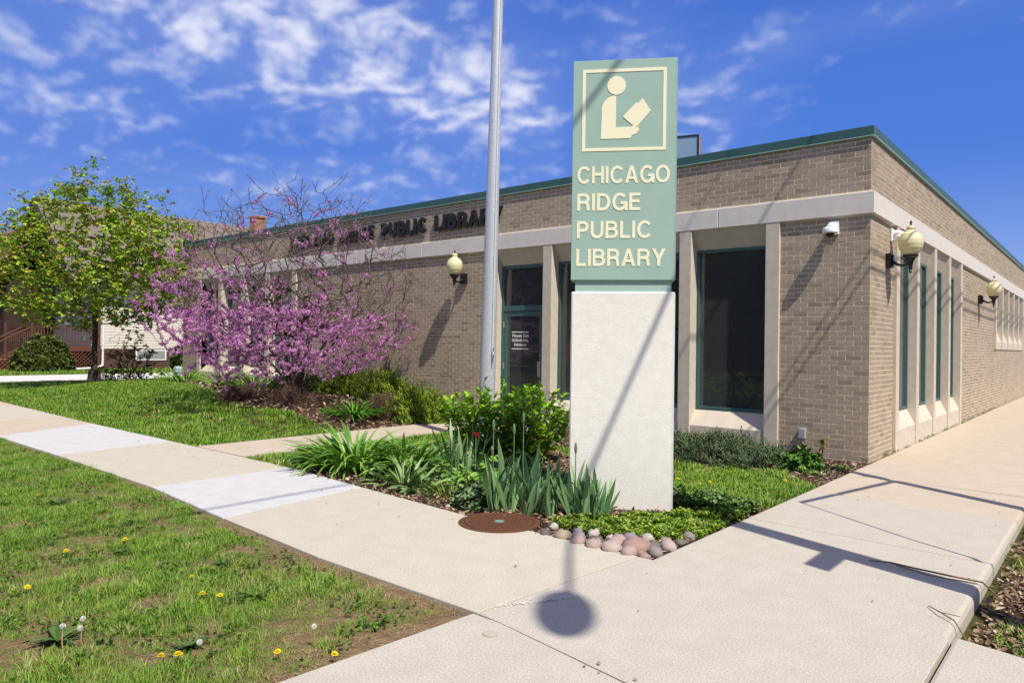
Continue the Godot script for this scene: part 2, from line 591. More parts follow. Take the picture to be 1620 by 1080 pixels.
# a splayed window bay between two fins
func bay(parent: Node3D, tr: Transform3D, x0: float, x1: float, ybot: float, ylip: float, ysill: float, yhead := 3.04, ytop := 3.332, bars := true, d := 0.175):
	var turn := Transform3D(Basis(Vector3(0, 0, -1), Vector3(0, 1, 0), Vector3(1, 0, 0)), Vector3.ZERO)   # prism x -> -z, prism z -> x
	var hd := MB.new()
	hd.prism(PackedVector2Array([Vector2(-0.02, ytop), Vector2(d, yhead), Vector2(0.26, yhead), Vector2(0.26, ytop)]), x0, x1, turn)
	part("window_head", hd, M.panel, parent, tr)
	if ysill > 0.0:
		var sl := MB.new()
		sl.prism(PackedVector2Array([Vector2(-0.025, ybot), Vector2(-0.025, ylip), Vector2(d, ysill), Vector2(0.26, ysill), Vector2(0.26, ybot)]), x0, x1, turn)
		part("window_sill", sl, M.panel, parent, tr)
	if bars:
		var fr := MB.new()
		var t := 0.05
		fr.span(x0 + 0.003, x0 + t, ysill + 0.003, yhead - 0.003, -d - 0.06, -d + 0.012, 0.004)
		fr.span(x1 - t, x1 - 0.003, ysill + 0.003, yhead - 0.003, -d - 0.06, -d + 0.012, 0.004)
		fr.span(x0 + t, x1 - t, yhead - t, yhead - 0.003, -d - 0.058, -d + 0.010, 0.004)
		fr.span(x0 + t, x1 - t, ysill + 0.003, ysill + t, -d - 0.058, -d + 0.010, 0.004)
		var w := part("window", fr, M.frame, parent, tr)
		var g := MB.new()
		g.span(x0 + t - 0.005, x1 - t + 0.005, ysill + t - 0.005, yhead - t + 0.005, -d - 0.030, -d - 0.022)
		part("pane", g, M.glass, w)

func fin(parent: Node3D, tr: Transform3D, xc: float, w: float, y0: float):
	var b := MB.new()
	b.span(xc - w * 0.5, xc + w * 0.5, y0, 3.331, -0.25, 0.046, 0.006)
	part("fin", b, M.panel, parent, tr)

# ---------------------------------------------------------------- lettering: strokes of even width, capital height 1
func arc(cx: float, cy: float, rx: float, ry: float, a0: float, a1: float, n := 10) -> Array:
	var out := []
	for i in n + 1:
		var a := deg_to_rad(lerpf(a0, a1, float(i) / n))
		out.append(Vector2(cx + rx * cos(a), cy + ry * sin(a)))
	return out

func glyph(ch: String, s: float) -> Array:   # [advance width, strokes: [points, closed], solid polygons]
	var h := s * 0.5
	match ch:
		"I": return [s, [[[Vector2(h, 0), Vector2(h, 1)], false]], []]
		"H": return [0.74, [[[Vector2(h, 0), Vector2(h, 1)], false], [[Vector2(0.74 - h, 0), Vector2(0.74 - h, 1)], false], [[Vector2(s, 0.53), Vector2(0.74 - s, 0.53)], false]], []]
		"L": return [0.57, [[[Vector2(h, 1), Vector2(h, h), Vector2(0.57, h)], false]], []]
		"E": return [0.62, [[[Vector2(0.62, 1 - h), Vector2(h, 1 - h), Vector2(h, h), Vector2(0.63, h)], false], [[Vector2(s, 0.53), Vector2(0.58, 0.53)], false]], []]
		"O": return [0.86, [[arc(0.43, 0.5, 0.43 - h, 0.515 - h, 0, 350, 35), true]], []]
		"C": return [0.80, [[arc(0.43, 0.5, 0.43 - h, 0.515 - h, 38, 322, 26), false]], []]
		"G": return [0.84, [[arc(0.43, 0.5, 0.43 - h, 0.515 - h, 40, 338, 28), false], [[Vector2(0.47, 0.44), Vector2(0.86 - h * 0.1, 0.44)], false], [[Vector2(0.80, 0.0), Vector2(0.80, 0.5 - h)], false]] if s < 0.2 else [[arc(0.43, 0.5, 0.43 - h, 0.515 - h, 40, 340, 28), false], [[Vector2(0.45, 0.42), Vector2(0.85, 0.42)], false]], []]
		"D": return [0.76, [[[Vector2(h, h), Vector2(h, 1 - h)] + arc(0.34, 0.5, 0.42 - h, 0.5 - h, 90, -90, 16), true]], []]
		"P": return [0.68, [[[Vector2(h, 0.46), Vector2(h, 1 - h)] + arc(0.38, 0.73 - h * 0.5, 0.30 - h, 0.27 - h * 0.5, 90, -90, 12), true], [[Vector2(h, 0), Vector2(h, 0.46)], false]], []]
		"R": return [0.73, [[[Vector2(h, 0.48), Vector2(h, 1 - h)] + arc(0.40, 0.74 - h * 0.5, 0.31 - h, 0.26 - h * 0.5, 90, -90, 12), true], [[Vector2(h, 0), Vector2(h, 0.48)], false], [arc(0.40, 0.28, 0.21, 0.20, 90, 0, 6) + [Vector2(0.64, 0.0)], false]], []]
		"B": return [0.72, [[[Vector2(h, h), Vector2(h, 0.53)] + arc(0.40, 0.265 + h * 0.5, 0.32 - h, 0.265 - h * 0.5, 90, -90, 12), true], [[Vector2(h, 0.53), Vector2(h, 1 - h)] + arc(0.37, 0.765 - h * 0.5, 0.31 - h, 0.235 - h * 0.5, 90, -90, 12), true]], []]
		"U": return [0.74, [[[Vector2(h, 1)] + arc(0.37, 0.36, 0.37 - h, 0.37 - h, 180, 360, 16) + [Vector2(0.74 - h, 1)], false]], []]
		"A": return [0.80, [], [[Vector2(0, 0), Vector2(s * 1.08, 0), Vector2(0.40, 0.78), Vector2(0.40, 1), Vector2(0.40 - s * 0.58, 1)], [Vector2(0.80, 0), Vector2(0.80 - s * 1.08, 0), Vector2(0.40, 0.78), Vector2(0.40, 1), Vector2(0.40 + s * 0.58, 1)], [Vector2(0.18, 0.22), Vector2(0.62, 0.22), Vector2(0.58, 0.22 + s * 0.9), Vector2(0.22, 0.22 + s * 0.9)]]]
		"Y": return [0.78, [], [[Vector2(0, 1), Vector2(s * 1.15, 1), Vector2(0.39, 0.60), Vector2(0.39, 0.38), Vector2(0.39 - h, 0.38)], [Vector2(0.78, 1), Vector2(0.78 - s * 1.15, 1), Vector2(0.39, 0.60), Vector2(0.39, 0.38), Vector2(0.39 + h, 0.38)], [Vector2(0.39 - h, 0), Vector2(0.39 + h, 0), Vector2(0.39 + h, 0.38), Vector2(0.39 - h, 0.38)]]]
	return [0.4, [], []]

func stroke(b: MB, pts: Array, closed: bool, w: float, sc: Vector2, depth: float, lift: float):
	var n := pts.size()
	var L := []
	var R := []
	for i in n:
		var d0: Vector2 = (pts[i] - pts[i - 1]).normalized() if i > 0 or closed else (pts[1] - pts[0]).normalized()
		var d1: Vector2 = (pts[(i + 1) % n] - pts[i]).normalized() if i < n - 1 or closed else d0
		var m := (d0.orthogonal() + d1.orthogonal()).normalized()
		var k := w * 0.5 / maxf(0.5, m.dot(d0.orthogonal()))
		L.append((pts[i] + m * k) * sc)
		R.append((pts[i] - m * k) * sc)
	var z := depth + lift
	for i in (n if closed else n - 1):
		var j := (i + 1) % n
		var a := Vector3(L[i].x, L[i].y, z)
		var b2 := Vector3(L[j].x, L[j].y, z)
		var c := Vector3(R[j].x, R[j].y, z)
		var d := Vector3(R[i].x, R[i].y, z)
		b.quad(a, b2, c, d, Vector3.BACK)
		var dn := Vector3(0, 0, -z)
		b.quad(a, b2, b2 + dn, a + dn, a - d)
		b.quad(d, c, c + dn, d + dn, d - a)
		if not closed and i == 0:
			b.quad(a, d, d + dn, a + dn, a - b2)
		if not closed and i == n - 2:
			b.quad(b2, c, c + dn, b2 + dn, b2 - a)

func text_line(words: String, bold: float, cap: float, width: float, depth: float, mat: Material, parent: Node3D, at: Transform3D, called := "letter", csg: Node3D = null, hole := 0.17):
	var gap := 0.125
	var total := -gap
	for ch in words:
		total += glyph(ch, bold)[0] + gap
	var k := width / (total * cap)
	var x := 0.0
	for ch in words:
		var g := glyph(ch, bold)
		var b := MB.new()
		var i := 0
		for st in g[1]:
			stroke(b, st[0], st[1], bold, Vector2(cap * k, cap), depth, i * 0.0004)
			i += 1
		for pl in g[2]:
			var q := PackedVector2Array()
			for v in pl:
				q.append(v * Vector2(cap * k, cap))
			b.prism(q, 0.0, depth + i * 0.0004)
			i += 1
		part(called, b, mat, parent, at * Transform3D(Basis(), Vector3(x * cap * k, 0, 0)))
		if csg:
			var org := Vector2(at.origin.x + x * cap * k, at.origin.y)
			for st in g[1]:
				cut_stroke(csg, st[0], st[1], hole, Vector2(cap * k, cap), org)
			for pl in g[2]:
				var q2 := PackedVector2Array()
				for v in pl:
					q2.append(v * Vector2(cap * k, cap) + org)
				cut(csg, q2)
		x += g[0] + gap

func notice(words: String, font: Font, cap: float, width: float, depth: float, mat: Material, parent: Node3D, at: Transform3D, called: String):
	var fs := 64
	var tm := TextMesh.new()
	tm.text = words
	tm.font = font
	tm.font_size = fs
	tm.pixel_size = cap / (0.714 * fs)
	tm.depth = depth
	tm.curve_step = 1.0
	tm.horizontal_alignment = HORIZONTAL_ALIGNMENT_LEFT
	tm.vertical_alignment = VERTICAL_ALIGNMENT_BOTTOM
	var bb := tm.get_aabb()
	part(called, tm, mat, parent, at * Transform3D(Basis().scaled(Vector3(width / bb.size.x, 1, 1)), Vector3(0, -bb.position.y, depth * 0.5)))

func build_library():
	var L := thing("library_building", "single-storey taupe brick library with a pale stone band and green roof edge", "building")
	var F := Transform3D()                                                  # front: local x is world x
	var S := Transform3D(Basis(Vector3.UP, PI / 2), Vector3.ZERO)           # side: local x is world -z
	var front_fins := [-1.31, -2.69, -4.06, -5.42, -6.79]
	var west_fins := [-18.4, -17.17, -15.94, -14.71, -13.48]
	var side_fins := [1.42, 2.84, 4.28, 5.72, 7.1]
	var high_fins := [12.75, 14.17, 15.59, 17.01, 18.43, 19.85]
	brick_wall("front_wall", L, F,
		[[-19.45, -18.3, -0.3, 3.334], [-13.58, -6.69 - 0.2, -0.3, 3.334], [-1.41 + 0.2, -0.002, -0.3, 3.334], [-19.45, -0.002, 3.33, 4.37]],
		[[-19.45, -18.5, -0.2, 3.332], [-13.38, -6.89, -0.2, 3.332], [-1.21, 0.0, -0.2, 3.332], [-19.45, 0.0, 3.631, 4.372]],
		func(x, y): return x > -1.21 and y < 3.3, 0.0, func(x): return gy(x, 0.1))
	brick_wall("side_wall", L, S,
		[[0.262, 1.32, -0.3, 3.334], [7.2, 12.65, -0.3, 3.334], [12.65, 19.95, -0.3, 1.58], [19.95, 30.0, -0.3, 3.334], [0.262, 30.0, 3.33, 4.37]],
		[[0.0, 1.32, -0.1, 3.332], [7.2, 12.65, -0.1, 3.332], [12.65, 19.95, -0.1, 1.58], [19.95, 26.0, -0.1, 3.332], [0.0, 26.0, 3.631, 4.372]],
		func(_x, _y): return false, BRICK * 0.5, func(_x): return -0.1)
	for x in front_fins:
		fin(L, F, x, 0.205, -0.3)
	for x in west_fins:
		fin(L, F, x, 0.2, -0.3)
	for x in side_fins:
		fin(L, S, x, 0.18, -0.2)
	for x in high_fins:
		fin(L, S, x, 0.18, 1.58)
	for i in 3:
		bay(L, F, front_fins[i + 1] + 0.1025, front_fins[i] - 0.1025, -0.3, 0.29, 0.53)
	for i in 4:
		bay(L, F, west_fins[i] + 0.1, west_fins[i + 1] - 0.1, -0.3, 0.62, 0.80)
		bay(L, S, side_fins[i] + 0.09, side_fins[i + 1] - 0.09, -0.3, 0.30, 0.55, 3.04, 3.332, true, 0.10)
	for i in 5:
		bay(L, S, high_fins[i] + 0.09, high_fins[i + 1] - 0.09, 1.58, 1.78, 2.1, 3.04, 3.332, true, 0.11)
	# the door bay
	var dx0: float = front_fins[4] + 0.1025
	var dx1: float = front_fins[3] - 0.1025
	bay(L, F, dx0, dx1, -0.3, 0.0, -1.0, 3.04, 3.332, false)
	var df := MB.new()
	df.span(dx0 + 0.003, dx0 + 0.06, -0.02, 3.037, -0.25, -0.165, 0.004)
	df.span(dx1 - 0.06, dx1 - 0.003, -0.02, 3.037, -0.25, -0.165, 0.004)
	df.span(dx0 + 0.06, dx1 - 0.06, 2.975, 3.037, -0.248, -0.167, 0.004)
	df.span(dx0 + 0.06, dx1 - 0.06, 2.16, 2.26, -0.248, -0.167, 0.004)
	df.span(dx1 - 0.16, dx1 - 0.115, -0.02, 2.16, -0.248, -0.167, 0.004)
	var doorframe := part("door_frame", df, M.frame, L)
	var tg := MB.new()
	tg.span(dx0 + 0.055, dx1 - 0.055, 2.255, 2.98, -0.212, -0.204)
	part("transom_pane", tg, M.glass, doorframe)
	var tg2 := MB.new()
	tg2.span(dx1 - 0.118, dx1 - 0.057, 0.0, 2.165, -0.212, -0.204)
	part("side_pane", tg2, M.glass, doorframe)
	var dd := MB.new()
	var a0 := dx0 + 0.064
	var a1 := dx1 - 0.164
	dd.span(a0, a0 + 0.075, 0.01, 2.152, -0.225, -0.178, 0.004)
	dd.span(a1 - 0.075, a1, 0.01, 2.152, -0.225, -0.178, 0.004)
	dd.span(a0 + 0.075, a1 - 0.075, 2.06, 2.152, -0.223, -0.180, 0.004)
	dd.span(a0 + 0.075, a1 - 0.075, 0.01, 0.22, -0.223, -0.180, 0.004)
	var door := part("door", dd, M.frame, L)
	var dg := MB.new()
	dg.span(a0 + 0.07, a1 - 0.07, 0.215, 2.065, -0.206, -0.198)
	part("pane", dg, M.glass, door)
	var ph := MB.new()
	ph.span(a1 - 0.10, a1 - 0.028, 0.92, 1.20, -0.178, -0.166, 0.004)
	part("handle", ph, M.chrome, door)
	var lk := MB.new()
	lk.lathe([Vector2(0, 0.012), Vector2(0.014, 0.011), Vector2(0.018, 0.0)], 12)
	part("lock", lk, M.chrome, door, Transform3D(Basis(Vector3.RIGHT, PI / 2), Vector3(a1 - 0.037, 1.32, -0.178)))
	var hg := MB.new()
	for y in [0.25, 1.1, 1.9]:
		hg.span(a0 - 0.012, a0 + 0.012, y - 0.06, y + 0.06, -0.178, -0.160, 0.003)
	part("hinge", hg, M.chrome, door)
	var sf := SystemFont.new()
	sf.font_names = PackedStringArray(["Droid Sans"])
	sf.font_weight = 700
	var wtx := plain("white vinyl", Color8(235, 235, 232), 0.6)
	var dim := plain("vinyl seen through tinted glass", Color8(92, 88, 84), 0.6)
	var bl := MB.new()
	bl.span(-6.44, -6.03, 1.745, 1.765, -0.1975, -0.1955)
	part("door_notice_line", bl, wtx, door)
	notice("Please Use", sf, 0.058, 0.40, 0.002, wtx, door, Transform3D(Basis(), Vector3(-6.435, 1.655, -0.1975)), "door_notice")
	notice("Oxford Ave.", sf, 0.058, 0.41, 0.002, wtx, door, Transform3D(Basis(), Vector3(-6.44, 1.57, -0.1975)), "door_notice")
	notice("Entrance", sf, 0.058, 0.30, 0.002, wtx, door, Transform3D(Basis(), Vector3(-6.385, 1.485, -0.1975)), "door_notice")
	var bl2 := MB.new()
	bl2.span(-6.44, -6.03, 1.425, 1.445, -0.1975, -0.1955)
	part("door_notice_line", bl2, wtx, door)
	var back := Basis(Vector3.UP, PI)
	notice("EMERGENCY", sf, 0.052, 0.40, 0.002, dim, door, Transform3D(back, Vector3(-6.035, 1.345, -0.2085)), "inner_door_notice")
	notice("EXIT", sf, 0.052, 0.17, 0.002, dim, door, Transform3D(back, Vector3(-6.15, 1.255, -0.2085)), "inner_door_notice")
	notice("ONLY", sf, 0.052, 0.18, 0.002, dim, door, Transform3D(back, Vector3(-6.145, 1.165, -0.2085)), "inner_door_notice")
	var bl3 := MB.new()
	bl3.span(-6.44, -6.03, 1.105, 1.118, -0.211, -0.209)
	part("inner_door_notice_line", bl3, dim, door)
	# stone band and green coping, in lengths with open joints
	for i in 9:
		var x1 := 0.0515 - i * 2.2
		var b := MB.new()
		b.span(maxf(x1 - 2.193, -19.5), x1, 3.333, 3.630, -0.1, 0.0515, 0.006)
		part("stone_band", b, M.stone, L, F)
	for i in 13:
		var b := MB.new()
		b.span(0.104 + i * 2.3, 0.104 + i * 2.3 + 2.293, 3.333, 3.630, -0.1, 0.0515, 0.006)
		part("stone_band", b, M.stone, L, S)
	for i in 7:
		var x1 := 0.035 - i * 3.05
		var x0 := maxf(x1 - 3.047, -19.49)
		var b := MB.new()
		b.span(x0, x1, 4.386, 4.515, -0.25, 0.035, 0.005)
		var cp := part("coping", b, M.coping, L, F)
		var e := MB.new()
		e.span(x0, x1 + 0.006, 4.374, 4.3855, -0.1, 0.041)
		part("drip_edge", e, M.drip, cp)
	for i in 10:
		var b := MB.new()
		b.span(0.253 + i * 3.05, 0.253 + i * 3.05 + 3.047, 4.386, 4.515, -0.25, 0.035, 0.005)
		var cp := part("coping", b, M.coping, L, S)
		var e := MB.new()
		e.span(0.103 + i * 3.05, 0.103 + i * 3.05 + 3.05, 4.374, 4.3855, -0.1, 0.041)
		part("drip_edge", e, M.drip, cp)
	# closing the building: back walls, roof, floor, ceiling
	var cl := MB.new()
	cl.span(-19.44, -19.2, -0.3, 4.36, -30.0, -0.27)
	cl.span(-19.2, -0.27, -0.3, 4.36, -30.0, -29.75)
	part("rear_wall", cl, M.mortar, L)
	var rf := MB.new()
	rf.span(-19.2, -0.262, 4.1, 4.25, -29.75, -0.262)
	part("roof", rf, M.roof, L)
	var fl := MB.new()
	fl.span(-19.2, -0.262, -0.2, -0.01, -29.75, -0.262)
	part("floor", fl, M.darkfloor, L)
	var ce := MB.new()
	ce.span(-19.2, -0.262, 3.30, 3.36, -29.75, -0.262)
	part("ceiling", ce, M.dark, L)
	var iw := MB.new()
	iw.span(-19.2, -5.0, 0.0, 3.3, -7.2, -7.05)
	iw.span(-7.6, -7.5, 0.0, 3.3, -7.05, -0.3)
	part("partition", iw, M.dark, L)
	# lettering fixed to the front
	var sign := thing("wall_lettering", "large black raised capital letters fixed along the brick above the stone band", "sign")
	sign.position = Vector3(0, 0, 0.028)
	for w in [["CHICAGO", -13.62, 1.80], ["RIDGE", -11.58, 1.25], ["PUBLIC", -10.08, 1.46], ["LIBRARY", -8.37, 1.86]]:
		text_line(w[0], 0.25, 0.325, w[2], 0.045, M.letter, sign, Transform3D(Basis(), Vector3(w[1], 3.848, 0)))

# ---------------------------------------------------------------- fittings on the walls
func wall_lamp(label: String, at: Vector3, turn: float):
	var o := thing("wall_lantern", label, "wall lamp", at, turn, "acorn lanterns on the library walls")
	o.scale = Vector3.ONE * 1.13
	var p := MB.new()
	p.span(-0.065, 0.065, -0.11, 0.075, 0.0, 0.07, 0.008)
	p.span(-0.045, 0.045, -0.09, 0.055, 0.07, 0.085, 0.006)
	part("wall_bracket", p, M.black, o)
	var a := MB.new()
	var pts := []
	var rad := []
	for i in 9:
		var u := i / 8.0
		pts.append(Vector3(0, -0.03 - 0.055 * sin(u * PI * 0.9), lerpf(0.07, 0.27, u)))
		rad.append(0.02 - 0.004 * sin(u * PI))
	a.tube(pts, rad, 8)
	part("arm", a, M.black, o)
	var cup := MB.new()
	cup.lathe([Vector2(0, -0.19), Vector2(0.013, -0.18), Vector2(0.018, -0.165), Vector2(0.010, -0.15), Vector2(0.022, -0.13), Vector2(0.024, -0.09), Vector2(0.034, -0.04), Vector2(0.06, 0.0), Vector2(0.088, 0.02), Vector2(0.09, 0.04), Vector2(0, 0.04)], 18, Vector3(0, 0, 0.27))
	part("cup", cup, M.black, o)
	var g := MB.new()
	g.lathe([Vector2(0.078, 0.041), Vector2(0.105, 0.075), Vector2(0.131, 0.125), Vector2(0.143, 0.18), Vector2(0.141, 0.225), Vector2(0.128, 0.265), Vector2(0.118, 0.285), Vector2(0.116, 0.295), Vector2(0.09, 0.315), Vector2(0.055, 0.335), Vector2(0.044, 0.352), Vector2(0.052, 0.368), Vector2(0.051, 0.385), Vector2(0.033, 0.402), Vector2(0.012, 0.41), Vector2(0, 0.412)], 28, Vector3(0, 0, 0.27))
	part("globe", g, M.globe, o)
	var f := MB.new()
	f.lathe([Vector2(0.014, 0.408), Vector2(0.012, 0.42), Vector2(0.008, 0.428), Vector2(0.017, 0.44), Vector2(0.013, 0.455), Vector2(0.0, 0.475)], 10, Vector3(0, 0, 0.27))
	part("finial", f, M.black, o)

func dome_camera(label: String, at: Vector3, turn: float):
	var o := thing("security_camera", label, "security camera", at, turn)
	var p := MB.new()
	p.span(-0.07, 0.07, -0.115, 0.075, 0.0, 0.03, 0.008)
	part("wall_plate", p, M.white, o)
	var a := MB.new()
	a.tube([Vector3(0, 0.0, 0.02), Vector3(-0.005, 0.004, 0.07), Vector3(-0.01, -0.005, 0.115), Vector3(-0.01, -0.04, 0.15)], [0.045, 0.043, 0.045, 0.06], 14)
	part("arm", a, M.white, o)
	var h := MB.new()
	h.lathe([Vector2(0, -0.015), Vector2(0.05, -0.02), Vector2(0.085, -0.035), Vector2(0.098, -0.055), Vector2(0.1, -0.095), Vector2(0.094, -0.108), Vector2(0, -0.108)], 24, Vector3(-0.01, 0, 0.15))
	part("housing", h, M.white, o)
	var d := MB.new()
	d.lathe([Vector2(0, -0.165), Vector2(0.02, -0.162), Vector2(0.04, -0.148), Vector2(0.052, -0.128), Vector2(0.056, -0.109)], 18, Vector3(-0.01, 0, 0.15))
	part("dome", d, M.black, o)

func build_fittings():
	wall_lamp("black bracketed lantern with yellowish globe on the front wall left of the flagpole", Vector3(-7.52, 2.84, 0.004), 0.0)
	wall_lamp("black bracketed lantern with yellowish globe on the side wall beside the corner", Vector3(0.004, 2.80, -0.86), PI / 2)
	wall_lamp("small far black bracketed lantern with yellowish globe between the side window groups", Vector3(0.004, 2.76, -9.75), PI / 2)
	dome_camera("white dome security camera high on the front brick pier", Vector3(-0.47, 3.2, 0.004), 0.0)
	dome_camera("white dome security camera behind the corner lantern on the side wall", Vector3(0.004, 3.2, -1.12), PI / 2)
	var o := thing("outlet_box", "small grey electrical box on a conduit low on the brick pier", "electrical box", Vector3(-0.86, 0.0, 0.0))
	var b := MB.new()
	b.span(-0.045, 0.045, 0.24, 0.38, 0.004, 0.07, 0.006)
	part("box", b, plain("grey box", Color8(150, 158, 166), 0.5), o)
	var c := MB.new()
	c.tube([Vector3(0, -0.05, 0.03), Vector3(0, 0.24, 0.03)], [0.014, 0.014], 8)
	part("conduit", c, M.chrome, o)
	var r := thing("roof_floodlight", "boxy floodlight with a brown housing standing on the roof behind the sign", "floodlight", Vector3(-2.95, 4.25, -0.5), 0.35)
	var h := MB.new()
	h.span(-0.35, 0.2, 0.18, 0.78, -0.28, 0.0, 0.012)
	part("housing", h, plain("brown housing", Color8(150, 128, 116), 0.6), r)
	var lens := MB.new()
	lens.span(-0.325, 0.175, 0.205, 0.755, 0.0015, 0.008)
	part("lens", lens, plain("floodlight glass", Color8(150, 176, 186), 0.1, 0.3), r)
	var fm := MB.new()
	fm.span(-0.34, 0.19, 0.745, 0.77, 0.002, 0.02)
	fm.span(-0.34, 0.19, 0.19, 0.215, 0.002, 0.02)
	fm.span(-0.34, -0.315, 0.215, 0.745, 0.002, 0.02)
	fm.span(0.165, 0.19, 0.215, 0.745, 0.002, 0.02)
	part("rim", fm, M.black, r)
	var fo := MB.new()
	fo.span(-0.2, 0.05, 0.0, 0.18, -0.2, -0.1)
	part("foot", fo, M.black, r)

# ---------------------------------------------------------------- the sign, the pole, the manhole, the cobbles
func build_sign():
	var o := thing("monument_sign", "tall green library sign with a reader emblem on a white stucco base", "sign", Vector3(-0.59, 0.0, 4.42), deg_to_rad(32.0))
	var b := MB.new()
	b.span(-0.970, -0.004, -0.12, 2.01, -0.34, 0.0, 0.012)
	part("stucco_base", b, M.stucco, o)
	var n := MB.new()
	n.span(-0.935, -0.04, 2.01, 2.125, -0.30, -0.035)
	part("neck", n, M.sign, o)
	var p := MB.new()
	p.span(-0.977, -0.006, 2.122, 4.195, -0.335, -0.0085, 0.003)
	part("panel", p, M.sign, o)
	# a face plate with the emblem and the letters cut through it, cream inlays behind
	var plate := CSGCombiner3D.new()
	plate.name = "cutter"
	o.add_child(plate)
	var sheet_ := CSGBox3D.new()
	sheet_.size = Vector3(0.973, 2.075, 0.0124)
	sheet_.position = Vector3(-0.4915, 3.1585, -0.0022)
	plate.add_child(sheet_)
	var X0 := -0.888; var X1 := -0.108; var Y0 := 3.335; var Y1 := 4.108; var w := 0.03
	var rects := [Rect2(X0, Y1 - w, X1 - X0, w), Rect2(X0, Y0, X1 - X0, w), Rect2(X0, Y0 + w - 0.001, w, Y1 - Y0 - 2 * w + 0.002), Rect2(X1 - w, Y0 + w - 0.001, w, Y1 - Y0 - 2 * w + 0.002)]
	var fr := MB.new()
	for q in rects:
		cut(plate, PackedVector2Array([q.position, q.position + Vector2(q.size.x, 0), q.end, q.position + Vector2(0, q.size.y)]))
		fr.span(q.position.x, q.end.x, q.position.y, q.end.y, -0.0086, -0.0045)
	part("emblem_border", fr, M.cream, o)
	var disc := PackedVector2Array()
	for i in 36:
		disc.append(Vector2(-0.570 + 0.084 * cos(TAU * i / 36), 3.951 + 0.086 * sin(TAU * i / 36)))
	var body := PackedVector2Array([Vector2(-0.710, 3.452), Vector2(-0.702, 3.72)])
	for i in 8:
		var a := PI - i * PI * 0.5 / 7
		body.append(Vector2(-0.575 + 0.127 * cos(a), 3.735 + 0.118 * sin(a)))
	body.append_array(PackedVector2Array([Vector2(-0.575, 3.556), Vector2(-0.424, 3.556), Vector2(-0.41, 3.572), Vector2(-0.385, 3.556), Vector2(-0.362, 3.545), Vector2(-0.358, 3.525), Vector2(-0.372, 3.512), Vector2(-0.376, 3.496), Vector2(-0.402, 3.488), Vector2(-0.418, 3.482), Vector2(-0.44, 3.452)]))
	var book := PackedVector2Array([Vector2(-0.505, 3.655), Vector2(-0.385, 3.782), Vector2(-0.362, 3.776), Vector2(-0.328, 3.819), Vector2(-0.252, 3.705), Vector2(-0.375, 3.562), Vector2(-0.395, 3.566), Vector2(-0.418, 3.578)])
	for e in [["emblem_head", disc, 0.0], ["emblem_body", body, 0.0], ["emblem_book", book, 0.0006]]:
		cut(plate, e[1])
		var big := Geometry2D.offset_polygon(e[1], 0.002, Geometry2D.JOIN_MITER)
		var eb := MB.new()
		eb.prism(big[0], -0.0086, -0.0045 + e[2])
		part(e[0], eb, M.cream, o)
	for l in [["CHICAGO", -0.927, 3.031, 0.858], ["RIDGE", -0.925, 2.775, 0.587], ["PUBLIC", -0.925, 2.514, 0.692], ["LIBRARY", -0.927, 2.252, 0.828]]:
		text_line(l[0], 0.164, 0.162, l[3], 0.004, M.cream, o, Transform3D(Basis(), Vector3(l[1], l[2], -0.0086)), "letter", plate, 0.158)
	var pm := plate.bake_static_mesh()
	o.remove_child(plate)
	plate.free()
	part("face_plate", pm, M.sign, o)

func cut(csg: Node3D, poly: PackedVector2Array):
	var c := CSGPolygon3D.new()
	c.polygon = poly
	c.depth = 0.03
	c.operation = CSGShape3D.OPERATION_SUBTRACTION
	c.position = Vector3(0, 0, 0.012)
	csg.add_child(c)

func cut_stroke(csg: Node3D, pts: Array, closed: bool, w: float, sc: Vector2, at: Vector2):
	if closed:
		var n := pts.size()
		var m := n / 2
		cut_stroke(csg, pts.slice(0, m + 1), false, w, sc, at)
		cut_stroke(csg, pts.slice(m) + [pts[0]], false, w, sc, at)
		# close the seams
		for i in [0, m]:
			var prev: Vector2 = pts[i - 1]
			var nxt: Vector2 = pts[(i + 1) % n]
			var d := (nxt - prev).normalized() * 0.01
			var sq: Vector2 = d.orthogonal().normalized() * w * 0.5
			if absf((pts[i] - prev).normalized().dot((nxt - pts[i]).normalized())) < 0.5:
				d = Vector2(w * 0.5, 0)
				sq = Vector2(0, w * 0.5)
			var c: Vector2 = pts[i]
			cut(csg, PackedVector2Array([(c - d - sq) * sc + at, (c + d - sq) * sc + at, (c + d + sq) * sc + at, (c - d + sq) * sc + at]))
		return
	var L := PackedVector2Array()
	var R := PackedVector2Array()
	for i in pts.size():
		var d0: Vector2 = (pts[i] - pts[i - 1]).normalized() if i > 0 else (pts[1] - pts[0]).normalized()
		var d1: Vector2 = (pts[i + 1] - pts[i]).normalized() if i < pts.size() - 1 else d0
		var mm := (d0.orthogonal() + d1.orthogonal()).normalized()
		var k := w * 0.5 / maxf(0.5, mm.dot(d0.orthogonal()))
		L.append((pts[i] + mm * k) * sc + at)
		R.append((pts[i] - mm * k) * sc + at)
	R.reverse()
	L.append_array(R)
	cut(csg, L)

